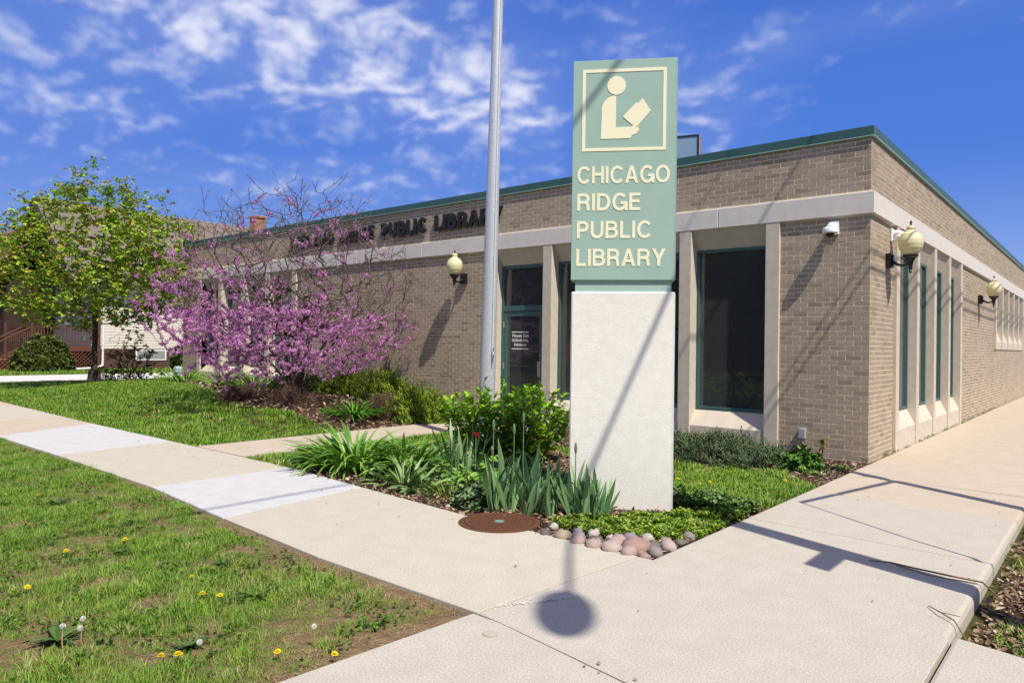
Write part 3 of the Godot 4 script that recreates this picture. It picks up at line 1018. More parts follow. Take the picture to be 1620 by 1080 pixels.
func build_flagpole():
	var base := gp(-4.93, 2.2)
	var o := thing("flagpole", "tall silver metal flagpole rising behind the leafy shrub", "flagpole", base)
	var p := MB.new()
	var pts := []
	var rad := []
	for i in 14:
		var y := i * 0.75
		pts.append(Vector3(y * 0.011, y, y * -0.009))
		rad.append(lerpf(0.124, 0.068, clampf((y - 0.8) / 7.2, 0, 1)) if y < 8.0 else 0.066 - (y - 8.0) * 0.005)
	p.tube(pts, rad, 22)
	part("shaft", p, M.pole, o)
	var c := MB.new()
	c.lathe([Vector2(0.23, 0.0), Vector2(0.23, 0.02), Vector2(0.17, 0.05), Vector2(0.135, 0.09)], 22)
	part("base_collar", c, M.pole, o)
	var k := MB.new()
	k.tube([Vector3(0.12, 1.32, 0.03), Vector3(0.165, 1.34, 0.04), Vector3(0.165, 1.40, 0.04), Vector3(0.12, 1.42, 0.03)], [0.012, 0.012, 0.012, 0.012], 6)
	k.tube([Vector3(0.175, 1.24, 0.045), Vector3(0.16, 1.30, 0.04), Vector3(0.16, 1.43, 0.04), Vector3(0.185, 1.50, 0.05)], [0.006, 0.011, 0.011, 0.006], 6)
	part("cleat", k, M.chrome, o)
	var hp := MB.new()
	hp.tube([Vector3(0.162, 1.36, 0.05), Vector3(0.16, 5.0, 0.0), Vector3(0.17, 9.5, -0.07)], [0.004, 0.004, 0.004], 5)
	part("halyard", hp, M.white, o)

func build_manhole():
	var o := thing("manhole_cover", "round rusty iron manhole cover set in the edge of the walk", "manhole cover", Vector3(-1.43, 0.002, 5.91))
	var r := MB.new()
	r.lathe([Vector2(0.345, -0.02), Vector2(0.345, 0.004), Vector2(0.335, 0.008), Vector2(0.30, 0.010), Vector2(0.297, 0.004), Vector2(0.292, 0.004)], 48)
	part("frame_ring", r, M.rust, o)
	var c := MB.new()
	c.lathe([Vector2(0.293, 0.0), Vector2(0.291, 0.012), Vector2(0.282, 0.014), Vector2(0.276, 0.0095), Vector2(0, 0.0095)], 48)
	var lid := part("lid", c, M.rust, o)
	var bars := MB.new()
	for i in range(-8, 9):
		for j in range(-8, 9):
			var x := i * 0.034
			var z := j * 0.034
			if Vector2(x, z).length() > 0.262 or Vector2(x, z).length() < 0.05:
				continue
			var al := posmod(i + j, 2) == 0
			bars.box(Vector3(x, 0.0105, z), Vector3(0.027 if al else 0.010, 0.009, 0.010 if al else 0.027), 0.002)
	part("tread", bars, M.rust, lid, Transform3D(Basis(Vector3.UP, 0.6), Vector3.ZERO))
	var hub := MB.new()
	hub.lathe([Vector2(0.042, 0.009), Vector2(0.04, 0.0135), Vector2(0, 0.0135)], 20)
	part("hub", hub, plain("verdigris", Color8(104, 140, 132), 0.8), lid)

func build_cobbles():
	var tones := {"w": Color8(206, 202, 196), "d": Color8(118, 110, 104), "t": Color8(190, 172, 150), "u": Color8(164, 154, 156), "p": Color8(194, 172, 165), "k": Color8(204, 188, 180), "g": Color8(160, 158, 160), "r": Color8(184, 152, 144), "o": Color8(124, 126, 112)}
	var ms := {}
	for k in tones:
		var c: Color = tones[k]
		ms[k] = tex("cobble " + k, c.darkened(0.16), c.lightened(0.08), 0.22, 0.04, 0.7, 0.12, 50, Color8(206, 200, 198), 0.05)
	var spots := [[-1.0, 5.71, .094, "w"], [-.93, 5.93, .09, "d"], [-.77, 5.91, .133, "t"], [-.76, 5.71, .109, "u"], [-.68, 5.83, .107, "u"], [-.60, 5.95, .121, "p"], [-.62, 5.70, .108, "w"], [-.5, 5.85, .125, "d"], [-.45, 5.96, .136, "p"], [-.47, 5.69, .08, "w"], [-.38, 5.71, .131, "p"], [-.34, 5.83, .133, "p"], [-.30, 5.95, .142, "k"], [-.36, 5.57, .11, "g"], [-.26, 5.48, .103, "w"], [-.23, 5.62, .108, "p"], [-.17, 5.83, .20, "r"], [-.10, 5.69, .105, "o"], [-.15, 5.95, .125, "p"], [-.07, 5.53, .107, "p"], [-.01, 5.62, .12, "k"], [-.01, 5.82, .111, "u"], [-.02, 5.95, .08, "r"], [-.01, 5.43, .087, "o"], [-.02, 5.25, .106, "u"]]
	var said := ["lone whitish cobble in the lime groundcover behind the edging row", "dark brown cobble at the start of the edging beside the manhole", "tan cobble second from the manhole in the front edging row", "purplish grey cobble behind the tan one", "purplish grey cobble right of the tan one", "pinkish cobble at the walk edge right of the tan one", "whitish cobble leaning behind the dark brown one in mid row", "dark grey brown cobble in the middle of the edging row", "pink cobble at the walk edge below the dark middle one", "small white cobble behind the middle of the edging row", "pale pink cobble behind and right of the small white one", "pink cobble in the second line left of the big speckled one", "pale pink flat cobble at the walk edge left of the big one", "mid grey cobble at the back of the edging under the stonecrop", "whitish cobble at the back right of the mid grey one", "small pink cobble just behind the big speckled one", "big speckled reddish pink granite cobble, largest of the edging stones", "dark greenish grey cobble just behind and right of the big one", "pink cobble at the walk edge in front of the big one", "pink cobble behind the greenish grey one near the side walk", "pale pinkish cobble by the side walk right of the greenish one", "purplish grey cobble near the point of the bed", "small reddish cobble at the very point where the walks meet", "small olive grey cobble along the side walk edge", "purplish grey cobble farthest up the side walk edge"]
	var i := 0
	for s in spots:
		var at := gp(s[0], s[1], 0.02)
		var lab: String = said[i]
		var r: float = s[2] * 0.54
		var b := MB.new()
		b.ball(Vector3(0, r * 0.16, 0), Vector3(r, r * rng.randf_range(0.6, 0.8), r * rng.randf_range(0.68, 0.98)), 16, 11, 0.5, i * 7)
		var o := part(numbered("cobble"), b, ms[s[3]], self, Transform3D(Basis(Vector3.UP, rng.randf() * TAU), at))
		tag(o, lab, "stone", "cobbles edging the corner of the flower bed")
		i += 1

# ---------------------------------------------------------------- walks
var north := PackedVector2Array([Vector2(-70, 2.5), Vector2(-40, 4.2), Vector2(-18, 5.12), Vector2(-12, 5.4), Vector2(-8.2, 5.5), Vector2(-5, 5.58), Vector2(-3.4, 5.75), Vector2(-1.7, 5.92), Vector2(0.03, 5.97)])
var south := PackedVector2Array([Vector2(-70, 4.3), Vector2(-40, 5.9), Vector2(-18, 6.8), Vector2(-10.4, 7.1), Vector2(-8, 7.13), Vector2(-5, 7.22), Vector2(-3.3, 7.39), Vector2(-1.7, 7.52), Vector2(0.03, 7.55)])

func along(line: PackedVector2Array, x: float) -> float:
	for i in line.size() - 1:
		if x <= line[i + 1].x:
			return lerpf(line[i].y, line[i + 1].y, (x - line[i].x) / (line[i + 1].x - line[i].x))
	return line[line.size() - 1].y

func slab(parent: Node3D, quad_: Array, mat: Material, label := "", r := 0.004):
	# a concrete slab with rounded edges; corners in (x, z), clockwise from above
	var b := MB.new()
	var c := Vector2.ZERO
	for q in quad_:
		c += q / quad_.size()
	var rings := [[0.0, -0.16], [0.0, -r * 1.2], [r * 0.35, -r * 0.35], [r * 1.2, 0.0]]
	var P := []
	for g in rings:
		var row := []
		for k in quad_.size():
			var q: Vector2 = quad_[k]
			var a: Vector2 = (q - quad_[k - 1]).normalized()
			var d: Vector2 = (q - quad_[(k + 1) % quad_.size()]).normalized()
			var m: Vector2 = q - (a + d) * (g[0] + 0.005)
			row.append(Vector3(m.x, g[1], m.y))
		P.append(row)
	for i in rings.size() - 1:
		for k in quad_.size():
			var l := (k + 1) % quad_.size()
			var o: Vector3 = (P[i][k] + P[i][l]) * 0.5 - Vector3(c.x, -0.4, c.y)
			b.quad(P[i][k], P[i][l], P[i + 1][l], P[i + 1][k], Vector3(o.x, 0.2 * i, o.z))
	for k in range(1, quad_.size() - 1):
		b.tri(P[3][0], P[3][k], P[3][k + 1], Vector3.UP)
	var o2 := part("paving_slab", b, mat, parent)
	if label:
		o2.set_meta("label", label)

func build_walks():
	var W := Node3D.new()
	W.name = "sidewalk"
	add_child(W, true)
	W.set_meta("kind", "structure")
	var cuts := [[-0.06, -0.17, null], [-1.71, -1.70, M.tan], [-3.46, -3.24, M.tan], [-5.06, -4.99, M.newc], [-6.65, -6.5, M.tan], [-8.23, -7.95, M.tan], [-9.85, -9.3, M.newc], [-11.5, -10.6, M.newc]]
	for i in range(1, cuts.size()):
		var a = cuts[i - 1]
		var b = cuts[i]
		slab(W, [Vector2(b[0], along(north, b[0])), Vector2(a[0], along(north, a[0])), Vector2(a[1], along(south, a[1])), Vector2(b[1], along(south, b[1]))], b[2], "newer white concrete slab" if b[2] == M.newc else "")
	for i in 26:
		var x0 := -11.5 - i * 1.62
		var x1 := x0 - 1.62
		slab(W, [Vector2(x1, along(north, x1)), Vector2(x0, along(north, x0)), Vector2(x0 + 0.9 if i == 0 else x0, along(south, x0)), Vector2(x1, along(south, x1))], M.tan if i % 3 else M.buff)
	# the corner squares and the walk along the side street
	slab(W, [Vector2(-0.06, 5.97), Vector2(0.03, 5.98), Vector2(1.9, 6.18), Vector2(1.9, 7.9), Vector2(0.03, 7.57), Vector2(-0.17, 7.55)], M.tan2)
	slab(W, [Vector2(-0.19, 7.56), Vector2(0.03, 7.575), Vector2(1.9, 7.905), Vector2(1.88, 9.4), Vector2(-0.3, 9.3)], M.tan2)
	slab(W, [Vector2(-0.3, 9.3), Vector2(1.88, 9.4), Vector2(1.88, 11.2), Vector2(-0.32, 11.1)], M.tan2)
	slab(W, [Vector2(-0.32, 11.1), Vector2(1.88, 11.2), Vector2(1.88, 13.0), Vector2(-0.34, 12.9)], M.tan2)
	slab(W, [Vector2(1.905, 6.1), Vector2(3.7, 6.5), Vector2(3.7, 8.2), Vector2(1.905, 7.9)], M.tan2, "", 0.02)
	slab(W, [Vector2(3.7, 6.5), Vector2(5.4, 6.9), Vector2(5.4, 8.5), Vector2(3.7, 8.2)], M.tan2)
	var zs := [6.0, 4.24, 2.55, 1.2, -0.7, -2.6, -4.5, -6.4, -8.3, -10.2, -12.1, -14.0, -15.9, -17.8, -19.7, -21.6, -23.5, -25.4, -27.3, -29.2]
	for i in zs.size() - 1:
		var z0: float = zs[i]
		var z1: float = zs[i + 1]
		var s := 0.16 if i < 3 else 0.1
		var xw := 0.03 if z1 > 0.05 else 0.03
		slab(W, [Vector2(xw, z1), Vector2(1.9, z1 + s), Vector2(1.9, z0 + (0.18 if i == 0 else s)), Vector2(xw, z0 - 0.02 if i == 0 else z0)], M.tan2 if i < 2 else M.buff, "", 0.03)
	# the path to the door
	var pth := Node3D.new()
	pth.name = "path"
	add_child(pth, true)
	pth.set_meta("kind", "structure")
	var pz := [5.55, 4.1, 2.65, 1.2, -0.02]
	for i in 4:
		var z0: float = pz[i]
		var z1: float = pz[i + 1]
		slab(pth, [Vector2(-7.5, z1), Vector2(-6.2 if i < 3 else -5.4, z1), Vector2(-6.2 if i < 3 else -5.4, z0 - (0.02 if i == 0 else 0.0)), Vector2(-7.5, z0 - (0.05 if i == 0 else 0.0))], M.buff)
	# small marks on the walk
	var bolt := MB.new()
	bolt.lathe([Vector2(0.042, 0.001), Vector2(0.04, 0.005), Vector2(0.02, 0.006), Vector2(0.0, 0.006)], 16)
	var bo := part(numbered("survey_marker"), bolt, plain("worn brass", Color8(176, 164, 148), 0.8), self, Transform3D(Basis(), Vector3(0.08, 0.001, 7.72)))
	tag(bo, "small round metal disc set flush into the corner walk", "survey marker")
	var pm := plain("patching mortar", Color8(208, 202, 190), 0.95)
	var pat := MB.new()
	var r2 := RandomNumberGenerator.new()
	r2.seed = 3
	for i in 90:
		var u := r2.randf_range(-0.22, 0.20)
		var w := r2.randfn(0.0, 0.03)
		var at := Vector3(-0.02 + u * 0.62 , 0.003, 7.17 - u * 1.0 + w * 0.8)
		var poly := PackedVector2Array()
		var rr := r2.randf_range(0.002, 0.009)
		for k in 7:
			poly.append(Vector2(cos(TAU * k / 7) * rr * r2.randf_range(0.6, 1.2), sin(TAU * k / 7) * rr * r2.randf_range(0.6, 1.2)))
		pat.prism(poly, 0.0, 0.003, Transform3D(Basis(Vector3.RIGHT, -PI / 2), at + Vector3(0, i * 0.00001, 0)))
	var po := part(numbered("mortar_patch"), pat, pm, self)
	tag(po, "white mortar patch smeared along the corner joint of the walk", "mortar patch")

# ---------------------------------------------------------------- ground, beds, grass
var bed_front := PackedVector2Array([Vector2(0.03, 5.97), Vector2(-0.9, 5.96), Vector2(-1.7, 5.92), Vector2(-3.4, 5.75), Vector2(-5.0, 5.57), Vector2(-5.25, 5.2), Vector2(-5.4, 4.4), Vector2(-5.3, 3.4), Vector2(-5.2, 2.3), Vector2(-3.6, 2.1), Vector2(-2.4, 3.0), Vector2(-1.6, 4.0), Vector2(-0.9, 3.9), Vector2(-0.35, 3.7), Vector2(0.03, 3.7)])
var bed_pier := PackedVector2Array([Vector2(0.03, 2.2), Vector2(-0.35, 1.9), Vector2(-0.7, 1.55), Vector2(-1.2, 1.75), Vector2(-2.6, 1.9), Vector2(-4.4, 1.7), Vector2(-5.4, 1.3), Vector2(-5.4, -0.2), Vector2(0.03, -0.2)])
var bed_west := PackedVector2Array([Vector2(-7.5, 2.6), Vector2(-7.9, 2.75), Vector2(-8.7, 3.0), Vector2(-9.7, 3.2), Vector2(-11.0, 3.2), Vector2(-12.3, 2.7), Vector2(-13.6, 2.1), Vector2(-15.2, 1.7), Vector2(-17.0, 1.5), Vector2(-19.2, 1.4), Vector2(-20.4, 0.8), Vector2(-20.4, -0.2), Vector2(-7.5, -0.2)])
var ring_maple := Vector2(-21.6, 1.7)

func wear(x: float, z: float) -> float:   # how worn the turf of the front verge is, 0 to 1
	var d := z - along(south, minf(x, 0.0))
	var e := minf(d, (-0.22 - x) * 0.9)
	var k := patch.get_noise_2d(x * 1.3, z * 1.3) * 0.5 + 0.5
	var w := (1.0 - smoothstep(0.02, 0.06 + 0.20 * smoothstep(-3.8, -1.2, x), e + (k - 0.5) * 0.28)) * 0.97
	return maxf(w, smoothstep(0.58, 0.80, k) * 0.62 * smoothstep(-9.0, -3.5, x))

var patch := FastNoiseLite.new()

func build_ground():
	patch.seed = 21
	patch.frequency = 1.0
	patch.fractal_octaves = 3
	var far := MB.new()
	for i in 4:
		var ring := [Rect2(-400, -400, 800, 370), Rect2(-400, 40, 800, 360), Rect2(-400, -30, 340, 70), Rect2(30, -30, 370, 70)]
		var r: Rect2 = ring[i]
		far.quad(Vector3(r.position.x, -0.05, r.position.y), Vector3(r.end.x, -0.05, r.position.y), Vector3(r.end.x, -0.05, r.end.y), Vector3(r.position.x, -0.05, r.end.y), Vector3.UP)
	struct("ground", far, M.turf)
	var near := sheet(PackedVector2Array([Vector2(-60, -30), Vector2(-20, -30), Vector2(-20, 0.1), Vector2(2.0, 0.1), Vector2(2.0, 40), Vector2(-60, 40)]), 0.0, 0.5)
	struct("lawn", near, M.turf)
	var east := sheet(PackedVector2Array([Vector2(1.99, -30), Vector2(30, -30), Vector2(30, 40), Vector2(1.99, 40)]), 0.0, 1.0)
	struct("verge", east, M.mulch)
	struct("flower_bed", sheet(bed_front, 0.006, 0.4), M.mulch)
	struct("flower_bed", sheet(bed_pier, 0.006, 0.4), M.mulch)
	struct("flower_bed", sheet(bed_west, 0.006, 0.4), M.mulch)
	var ring := PackedVector2Array()
	for i in 20:
		ring.append(ring_maple + Vector2(cos(TAU * i / 20) * 1.5, sin(TAU * i / 20) * 0.8))
	struct("flower_bed", sheet(ring, 0.006, 0.4), M.mulch)
	# soil showing through the worn front verge
	var soil := PackedVector2Array()
	for i in 40:
		var x := -13.0 + i * 12.8 / 39.0
		soil.append(Vector2(x, along(south, x) - 0.02))
	soil.append_array(PackedVector2Array([Vector2(-0.24, 9.4), Vector2(-0.3, 13.0), Vector2(-13.0, 13.0)]))
	struct("bare_soil", sheet(soil, 0.005, 0.4), M.dirt)
	# roads beyond the verges
	var rd := MB.new()
	rd.span(-120, 5.6, -0.25, -0.045, 14.5, 22.5)
	rd.span(5.6, 14.0, -0.25, -0.0452, -60, 60)
	struct("road", rd, M.asphalt)
	# drive between the lots
	var dv := sheet(PackedVector2Array([Vector2(-32.4, -28), Vector2(-26.6, -28), Vector2(-26.9, 3.8), Vector2(-31.8, 3.8)]), 0.03, 1.0)
	struct("driveway", dv, M.drive)

func tuft(sd: int, blades: int, h: float, spread: float, w: float) -> ArrayMesh:
	var r := RandomNumberGenerator.new()
	r.seed = sd
	var b := MB.new()
	for i in blades:
		var one := MB.new()
		one.blade(h * r.randf_range(0.55, 1.15), w * r.randf_range(0.7, 1.2), r.randf_range(0.05, 0.55), r.randf_range(0.2, 1.3), 0.1, 3, 0.6, 0.9)
		b.put(one, Transform3D(Basis(Vector3.UP, r.randf() * TAU), Vector3(r.randf_range(-spread, spread), 0, r.randf_range(-spread, spread))))
	return b.mesh()

func build_grass():
	M.grass = leafy("grass", Color8(255, 255, 255), 0.0, 0.55)
	M.grass.backlight = Color8(84, 112, 18)
	M.grass.vertex_color_use_as_albedo = true
	var shades := [Color(0.095, 0.21, 0.018), Color(0.135, 0.27, 0.022), Color(0.19, 0.325, 0.028), Color(0.06, 0.14, 0.022), Color(0.26, 0.33, 0.045), Color(0.42, 0.36, 0.18)]
	var G := RandomNumberGenerator.new()
	G.seed = 77
	var fields := [
		["verge_grass", PackedVector2Array([Vector2(-0.2, 7.52), Vector2(-0.3, 9.4), Vector2(-0.34, 13.0), Vector2(-2.5, 12.5), Vector2(-12.5, 10.2), Vector2(-13.0, 7.0), Vector2(-8, 7.14), Vector2(-5, 7.22), Vector2(-3.3, 7.39), Vector2(-1.7, 7.52)]), 1900.0, 0.050, 0.0, 0],
		["front_lawn_grass", PackedVector2Array([Vector2(-7.53, 2.7), Vector2(-7.53, 5.5), Vector2(-8.2, 5.49), Vector2(-12, 5.39), Vector2(-18, 5.1), Vector2(-26.5, 4.7), Vector2(-26.7, -9.0), Vector2(-20.4, -9.0), Vector2(-20.4, 0.8), Vector2(-19.2, 1.4), Vector2(-17.0, 1.5), Vector2(-15.2, 1.7), Vector2(-13.6, 2.1), Vector2(-12.3, 2.7), Vector2(-11.0, 3.2), Vector2(-9.7, 3.2), Vector2(-8.7, 3.0)]), 420.0, 0.07, 0.03, 1],
		["strip_grass", PackedVector2Array([Vector2(-6.18, 1.4), Vector2(-5.3, 2.0), Vector2(-5.4, 4.4), Vector2(-5.2, 5.25), Vector2(-5.0, 5.56), Vector2(-6.18, 5.53)]), 900.0, 0.065, 0.0, 1],
		["corner_lawn_grass", PackedVector2Array([Vector2(0.0, 2.2), Vector2(0.0, 3.75), Vector2(-0.35, 3.7), Vector2(-0.9, 3.9), Vector2(-1.6, 4.0), Vector2(-2.4, 3.0), Vector2(-3.6, 2.1), Vector2(-5.2, 2.3), Vector2(-5.3, 1.4), Vector2(-4.4, 1.7), Vector2(-2.6, 1.9), Vector2(-1.2, 1.75), Vector2(-0.7, 1.55), Vector2(-0.35, 1.9)]), 1100.0, 0.06, 0.0, 1],
		["house_lawn_grass", PackedVector2Array([Vector2(-32.5, -12), Vector2(-32, 3.9), Vector2(-37, 3.9), Vector2(-37, -12)]), 60.0, 0.12, 0.0, 1],
		["side_verge_grass", PackedVector2Array([Vector2(2.04, 0.0), Vector2(2.04, 5.9), Vector2(3.4, 6.3), Vector2(3.4, -8.0), Vector2(2.04, -8.0)]), 420.0, 0.07, 0.0, 2],
	]
	var kinds := []
	for i in 5:
		kinds.append([tuft(100 + i, 13, 1.0, 0.75, 0.042), tuft(200 + i, 10, 1.0, 0.65, 0.08)])
	for f in fields:
		var poly: PackedVector2Array = f[1]
		var box := Rect2(poly[0], Vector2.ZERO)
		for p in poly:
			box = box.expand(p)
		var xf := [[], [], [], [], []]
		var cs := [[], [], [], [], []]
		var count := int(box.get_area() * f[2])
		for i in count:
			var x := G.randf_range(box.position.x, box.end.x)
			var z := G.randf_range(box.position.y, box.end.y)
			if not inside(Vector2(x, z), poly):
				continue
			var k := patch.get_noise_2d(x * 0.9 + 40.0, z * 0.9) * 0.5 + 0.5
			var fine := patch.get_noise_2d(x * 5.0, z * 5.0 + 9.0) * 0.5 + 0.5
			var h: float = f[3] * G.randf_range(0.6, 1.3) * (0.45 + 1.15 * smoothstep(0.25, 0.85, k * 0.55 + fine * 0.45))
			var dry := 0.05
			if f[5] == 0:
				var w := wear(x, z)
				if G.randf() < w * 1.02:
					continue
				h *= 1.0 - 0.55 * w
				dry = 0.06 + 0.45 * w
			elif f[5] == 2:
				if k < 0.47 or G.randf() < 0.25:
					continue
				dry = 0.2
			var id := int(clampf(fine * 3.6 - 0.3 + G.randf_range(-0.9, 0.9), 0, 3.99))
			if f[5] == 1 and id == 3 and G.randf() < 0.7:
				id = 1
			var c: Color = shades[5] if G.randf() < dry else shades[4] if G.randf() < 0.10 else shades[id]
			c = c * G.randf_range(0.82, 1.18)
			c.a = 1.0
			var v := G.randi() % 5
			xf[v].append(Transform3D(Basis(Vector3.UP, G.randf() * TAU).scaled_local(Vector3(h * 1.25, h, h * 1.25)), Vector3(x, gy(x, z) - 0.003, z)))
			cs[v].append(c)
		var o := Node3D.new()
		o.name = "grass" if false else f[0]
		add_child(o, true)
		o.set_meta("kind", "stuff")
		tag(o, {"verge_grass": "patchy worn grass of the verge in front of the walk", "front_lawn_grass": "green lawn grass between front walk and library", "strip_grass": "narrow strip of grass beside the door path", "corner_lawn_grass": "bright green lawn grass behind the sign", "house_lawn_grass": "grass along the far house beyond the drive", "side_verge_grass": "sparse grass in the littered side street verge"}[f[0]], "grass")
		for v in 5:
			swarm("grass_tuft", kinds[v][0 if f[5] == 0 else 1], M.grass, o, xf[v], cs[v])
	# clover and small weeds matted into the verge
	var xm := []
	var cm := []
	for i in 15000:
		var x := G.randf_range(-9.0, -0.3)
		var z := G.randf_range(7.2, 11.0)
		if z - along(south, x) < 0.03 or patch.get_noise_2d(x * 1.7 + 5.0, z * 1.7) < 0.02 or G.randf() < wear(x, z):
			continue
		var q := G.randf_range(0.012, 0.026)
		xm.append(Transform3D(Basis.from_euler(Vector3(G.randfn(0, 0.3), G.randf() * TAU, G.randfn(0, 0.3))).scaled_local(Vector3(q, q, q)), gp(x, z, 0.006 + G.randf() * 0.03)))
		var c: Color = shades[[0, 3, 1][i % 3]] * G.randf_range(0.8, 1.15)
		c.a = 1.0
		cm.append(c)
	var clv := swarm("clover", sprig("small", 301).mesh(), M.grass, self, xm, cm)
	tag(clv, "clover and small weeds matted among the verge grass", "weeds")
	# dead thatch lying between the worn tufts
	var st := MB.new()
	st.blade(0.042, 0.0022, 1.35, 0.5, 0.1, 2, 0.5, 0.9)
	var xs := []
	var xc := []
	for i in 60000:
		var x := G.randf_range(-6.5, -0.22)
		var z := G.randf_range(7.2, 10.6)
		var d := z - along(south, x)
		if d < 0.01 or G.randf() > wear(x, z) * 0.8 + 0.12:
			continue
		xs.append(Transform3D(Basis(Vector3.UP, G.randf() * TAU).scaled(Vector3.ONE * G.randf_range(0.5, 1.4)), gp(x, z, 0.004 + G.randf() * 0.012)))
		var c := Color(0.42, 0.34, 0.2).lerp(Color(0.24, 0.17, 0.1), G.randf())
		xc.append(c)
	var th := swarm("thatch", st.mesh(), tinted("dry straw", 0.9), self, xs, xc)
	tag(th, "dry straw and thatch on the worn soil of the front verge", "thatch")

func build_litter():
	# wood chips and dry leaf scraps on the beds, and litter in the side verge
	var G := RandomNumberGenerator.new()
	G.seed = 19
	var chip := MB.new()
	chip.box(Vector3.ZERO, Vector3(0.05, 0.006, 0.016), 0.002)
	var scrap := MB.new()
	scrap.leaf(0.07, 0.045, -0.25, 0.5)
	var cm := chip.mesh()
	var sm := scrap.mesh()
	var chipmat := tinted("wood chip", 0.95)
	var n := 0
	for bed in [[bed_front, 420.0, 1.0, "wood chips and dry leaves mulching the corner flower bed"], [bed_pier, 260.0, 1.0, "wood chips mulching the strip along the windows by the corner pier"], [bed_west, 150.0, 1.5, "reddish brown mulch under the flowering tree along the front wall"], [PackedVector2Array([Vector2(1.94, -9), Vector2(1.94, 6.0), Vector2(3.2, 6.3), Vector2(3.2, -9)]), 1100.0, 0.75, "dry leaf litter along the raised edge of the side walk"]]:
		var poly: PackedVector2Array = bed[0]
		var box := Rect2(poly[0], Vector2.ZERO)
		for p in poly:
			box = box.expand(p)
		var xa := []
		var ca := []
		var xb := []
		var cb := []
		for i in int(box.get_area() * bed[1]):
			var x := G.randf_range(box.position.x, box.end.x)
			var z := G.randf_range(box.position.y, box.end.y)
			if not inside(Vector2(x, z), poly):
				continue
			if n == 3 and G.randf() < smoothstep(2.1, 2.9, x) * 0.85:
				continue
			var bs := Basis.from_euler(Vector3(G.randfn(0, 0.25), G.randf() * TAU, G.randfn(0, 0.25))).scaled_local(Vector3(G.randf_range(0.4, 1.3), G.randf_range(0.7, 1.5), G.randf_range(0.5, 1.3)) * bed[2])
			var t := Transform3D(bs, gp(x, z, G.randf_range(0.004, 0.022)))
			var c := Color(0.20, 0.125, 0.08).lerp(Color(0.36, 0.25, 0.17), G.randf()) * G.randf_range(0.65, 1.25)
			if G.randf() < 0.12:
				c = Color(0.5, 0.42, 0.31)
			c.a = 1.0
			if G.randf() < (0.22 if n < 3 else 0.5):
				xb.append(t)
				cb.append(c)
			else:
				xa.append(t)
				ca.append(c)
		var o := Node3D.new()
		o.name = numbered("mulch" if n < 3 else "leaf_litter")
		add_child(o, true)
		o.set_meta("kind", "stuff")
		tag(o, bed[3], "mulch" if n < 3 else "leaf litter")
		swarm("wood_chip", cm, chipmat, o, xa, ca)
		swarm("dry_leaf", sm, chipmat, o, xb, cb)
		n += 1
	# dry scraps blown over the walks
	var xw := []
	var cw := []
	for i in 110:
		var side := i % 3 > 0
		var x := G.randf_range(0.1, 1.85) if side else G.randf_range(-9.0, 0.0)
		var z := G.randf_range(-9.0, 8.5) if side else along(north, x) + G.randf_range(0.03, 1.5) * G.randf()
		var q := G.randf_range(0.12, 0.4)
		xw.append(Transform3D(Basis.from_euler(Vector3(0, G.randf() * TAU, G.randfn(0, 0.2))).scaled_local(Vector3(q, q, q)), Vector3(x, 0.006, z)))
		cw.append(Color(0.26, 0.2, 0.14) * G.randf_range(0.5, 1.3))
	var lw := swarm("leaf_scraps", sm, chipmat, self, xw, cw)
	tag(lw, "tiny dry leaf scraps blown over the concrete walks", "leaf litter")
	# weeds in the joint between side wall and walk
	var xj := []
	var cj := []
	for i in 260:
		var z := -G.randf_range(0.1, 13.0)
		if patch.get_noise_2d(z * 2.0, 77.0) < -0.02:
			continue
		var q := G.randf_range(0.02, 0.06)
		xj.append(Transform3D(Basis(Vector3.UP, G.randf() * TAU).scaled_local(Vector3(q, q, q)), Vector3(G.randf_range(0.035, 0.06), 0.0, z)))
		cj.append(Color(0.12, 0.16, 0.04) if G.randf() < 0.5 else Color(0.25, 0.2, 0.12))
	var wj := swarm("joint_weeds", tuft(300, 7, 1.0, 0.5, 0.12), M.grass, self, xj, cj)
	tag(wj, "small weeds in the joint between side wall and walk", "weeds")
	# twigs on the walk
	var tw := plain("dry stem", Color8(120, 98, 70), 0.9)
	var a := MB.new()
	a.tube([Vector3(1.22, 0.012, 4.98), Vector3(1.36, 0.03, 5.0), Vector3(1.5, 0.014, 4.97), Vector3(1.72, 0.02, 5.02), Vector3(1.9, 0.012, 5.0), Vector3(2.0, -0.07, 5.02)], [0.004, 0.006, 0.006, 0.006, 0.006, 0.005], 6)
	a.tube([Vector3(1.4, 0.02, 5.0), Vector3(1.6, 0.02, 5.1), Vector3(1.88, 0.012, 5.07)], [0.004, 0.004, 0.003], 5)
	var o1 := part(numbered("dry_stem"), a, tw, self)
	tag(o1, "long dry forked stem lying across the edge of the side walk", "twig")
	var b2 := MB.new()
	b2.tube([Vector3(1.72, 0.01, 5.72), Vector3(1.8, 0.025, 5.84), Vector3(1.88, 0.02, 5.92), Vector3(1.96, -0.05, 6.02)], [0.003, 0.004, 0.004, 0.004], 5)
	b2.tube([Vector3(1.8, 0.025, 5.84), Vector3(1.9, 0.03, 5.86)], [0.003, 0.002], 5)
	var o2 := part(numbered("dry_stem"), b2, tw, self)
	tag(o2, "short dry stem at the corner of the raised walk edge", "twig")
	# garden edging pokes out of the turf
	var e := MB.new()
	e.tube([gp(-0.36, 3.78, 0.03), gp(-0.2, 3.83, 0.045), gp(-0.03, 3.84, 0.03)], [0.018, 0.02, 0.02], 8)
	var o3 := part(numbered("garden_edging"), e, M.black, self)
	tag(o3, "black plastic edging pipe poking out between lawn and flower bed", "edging")

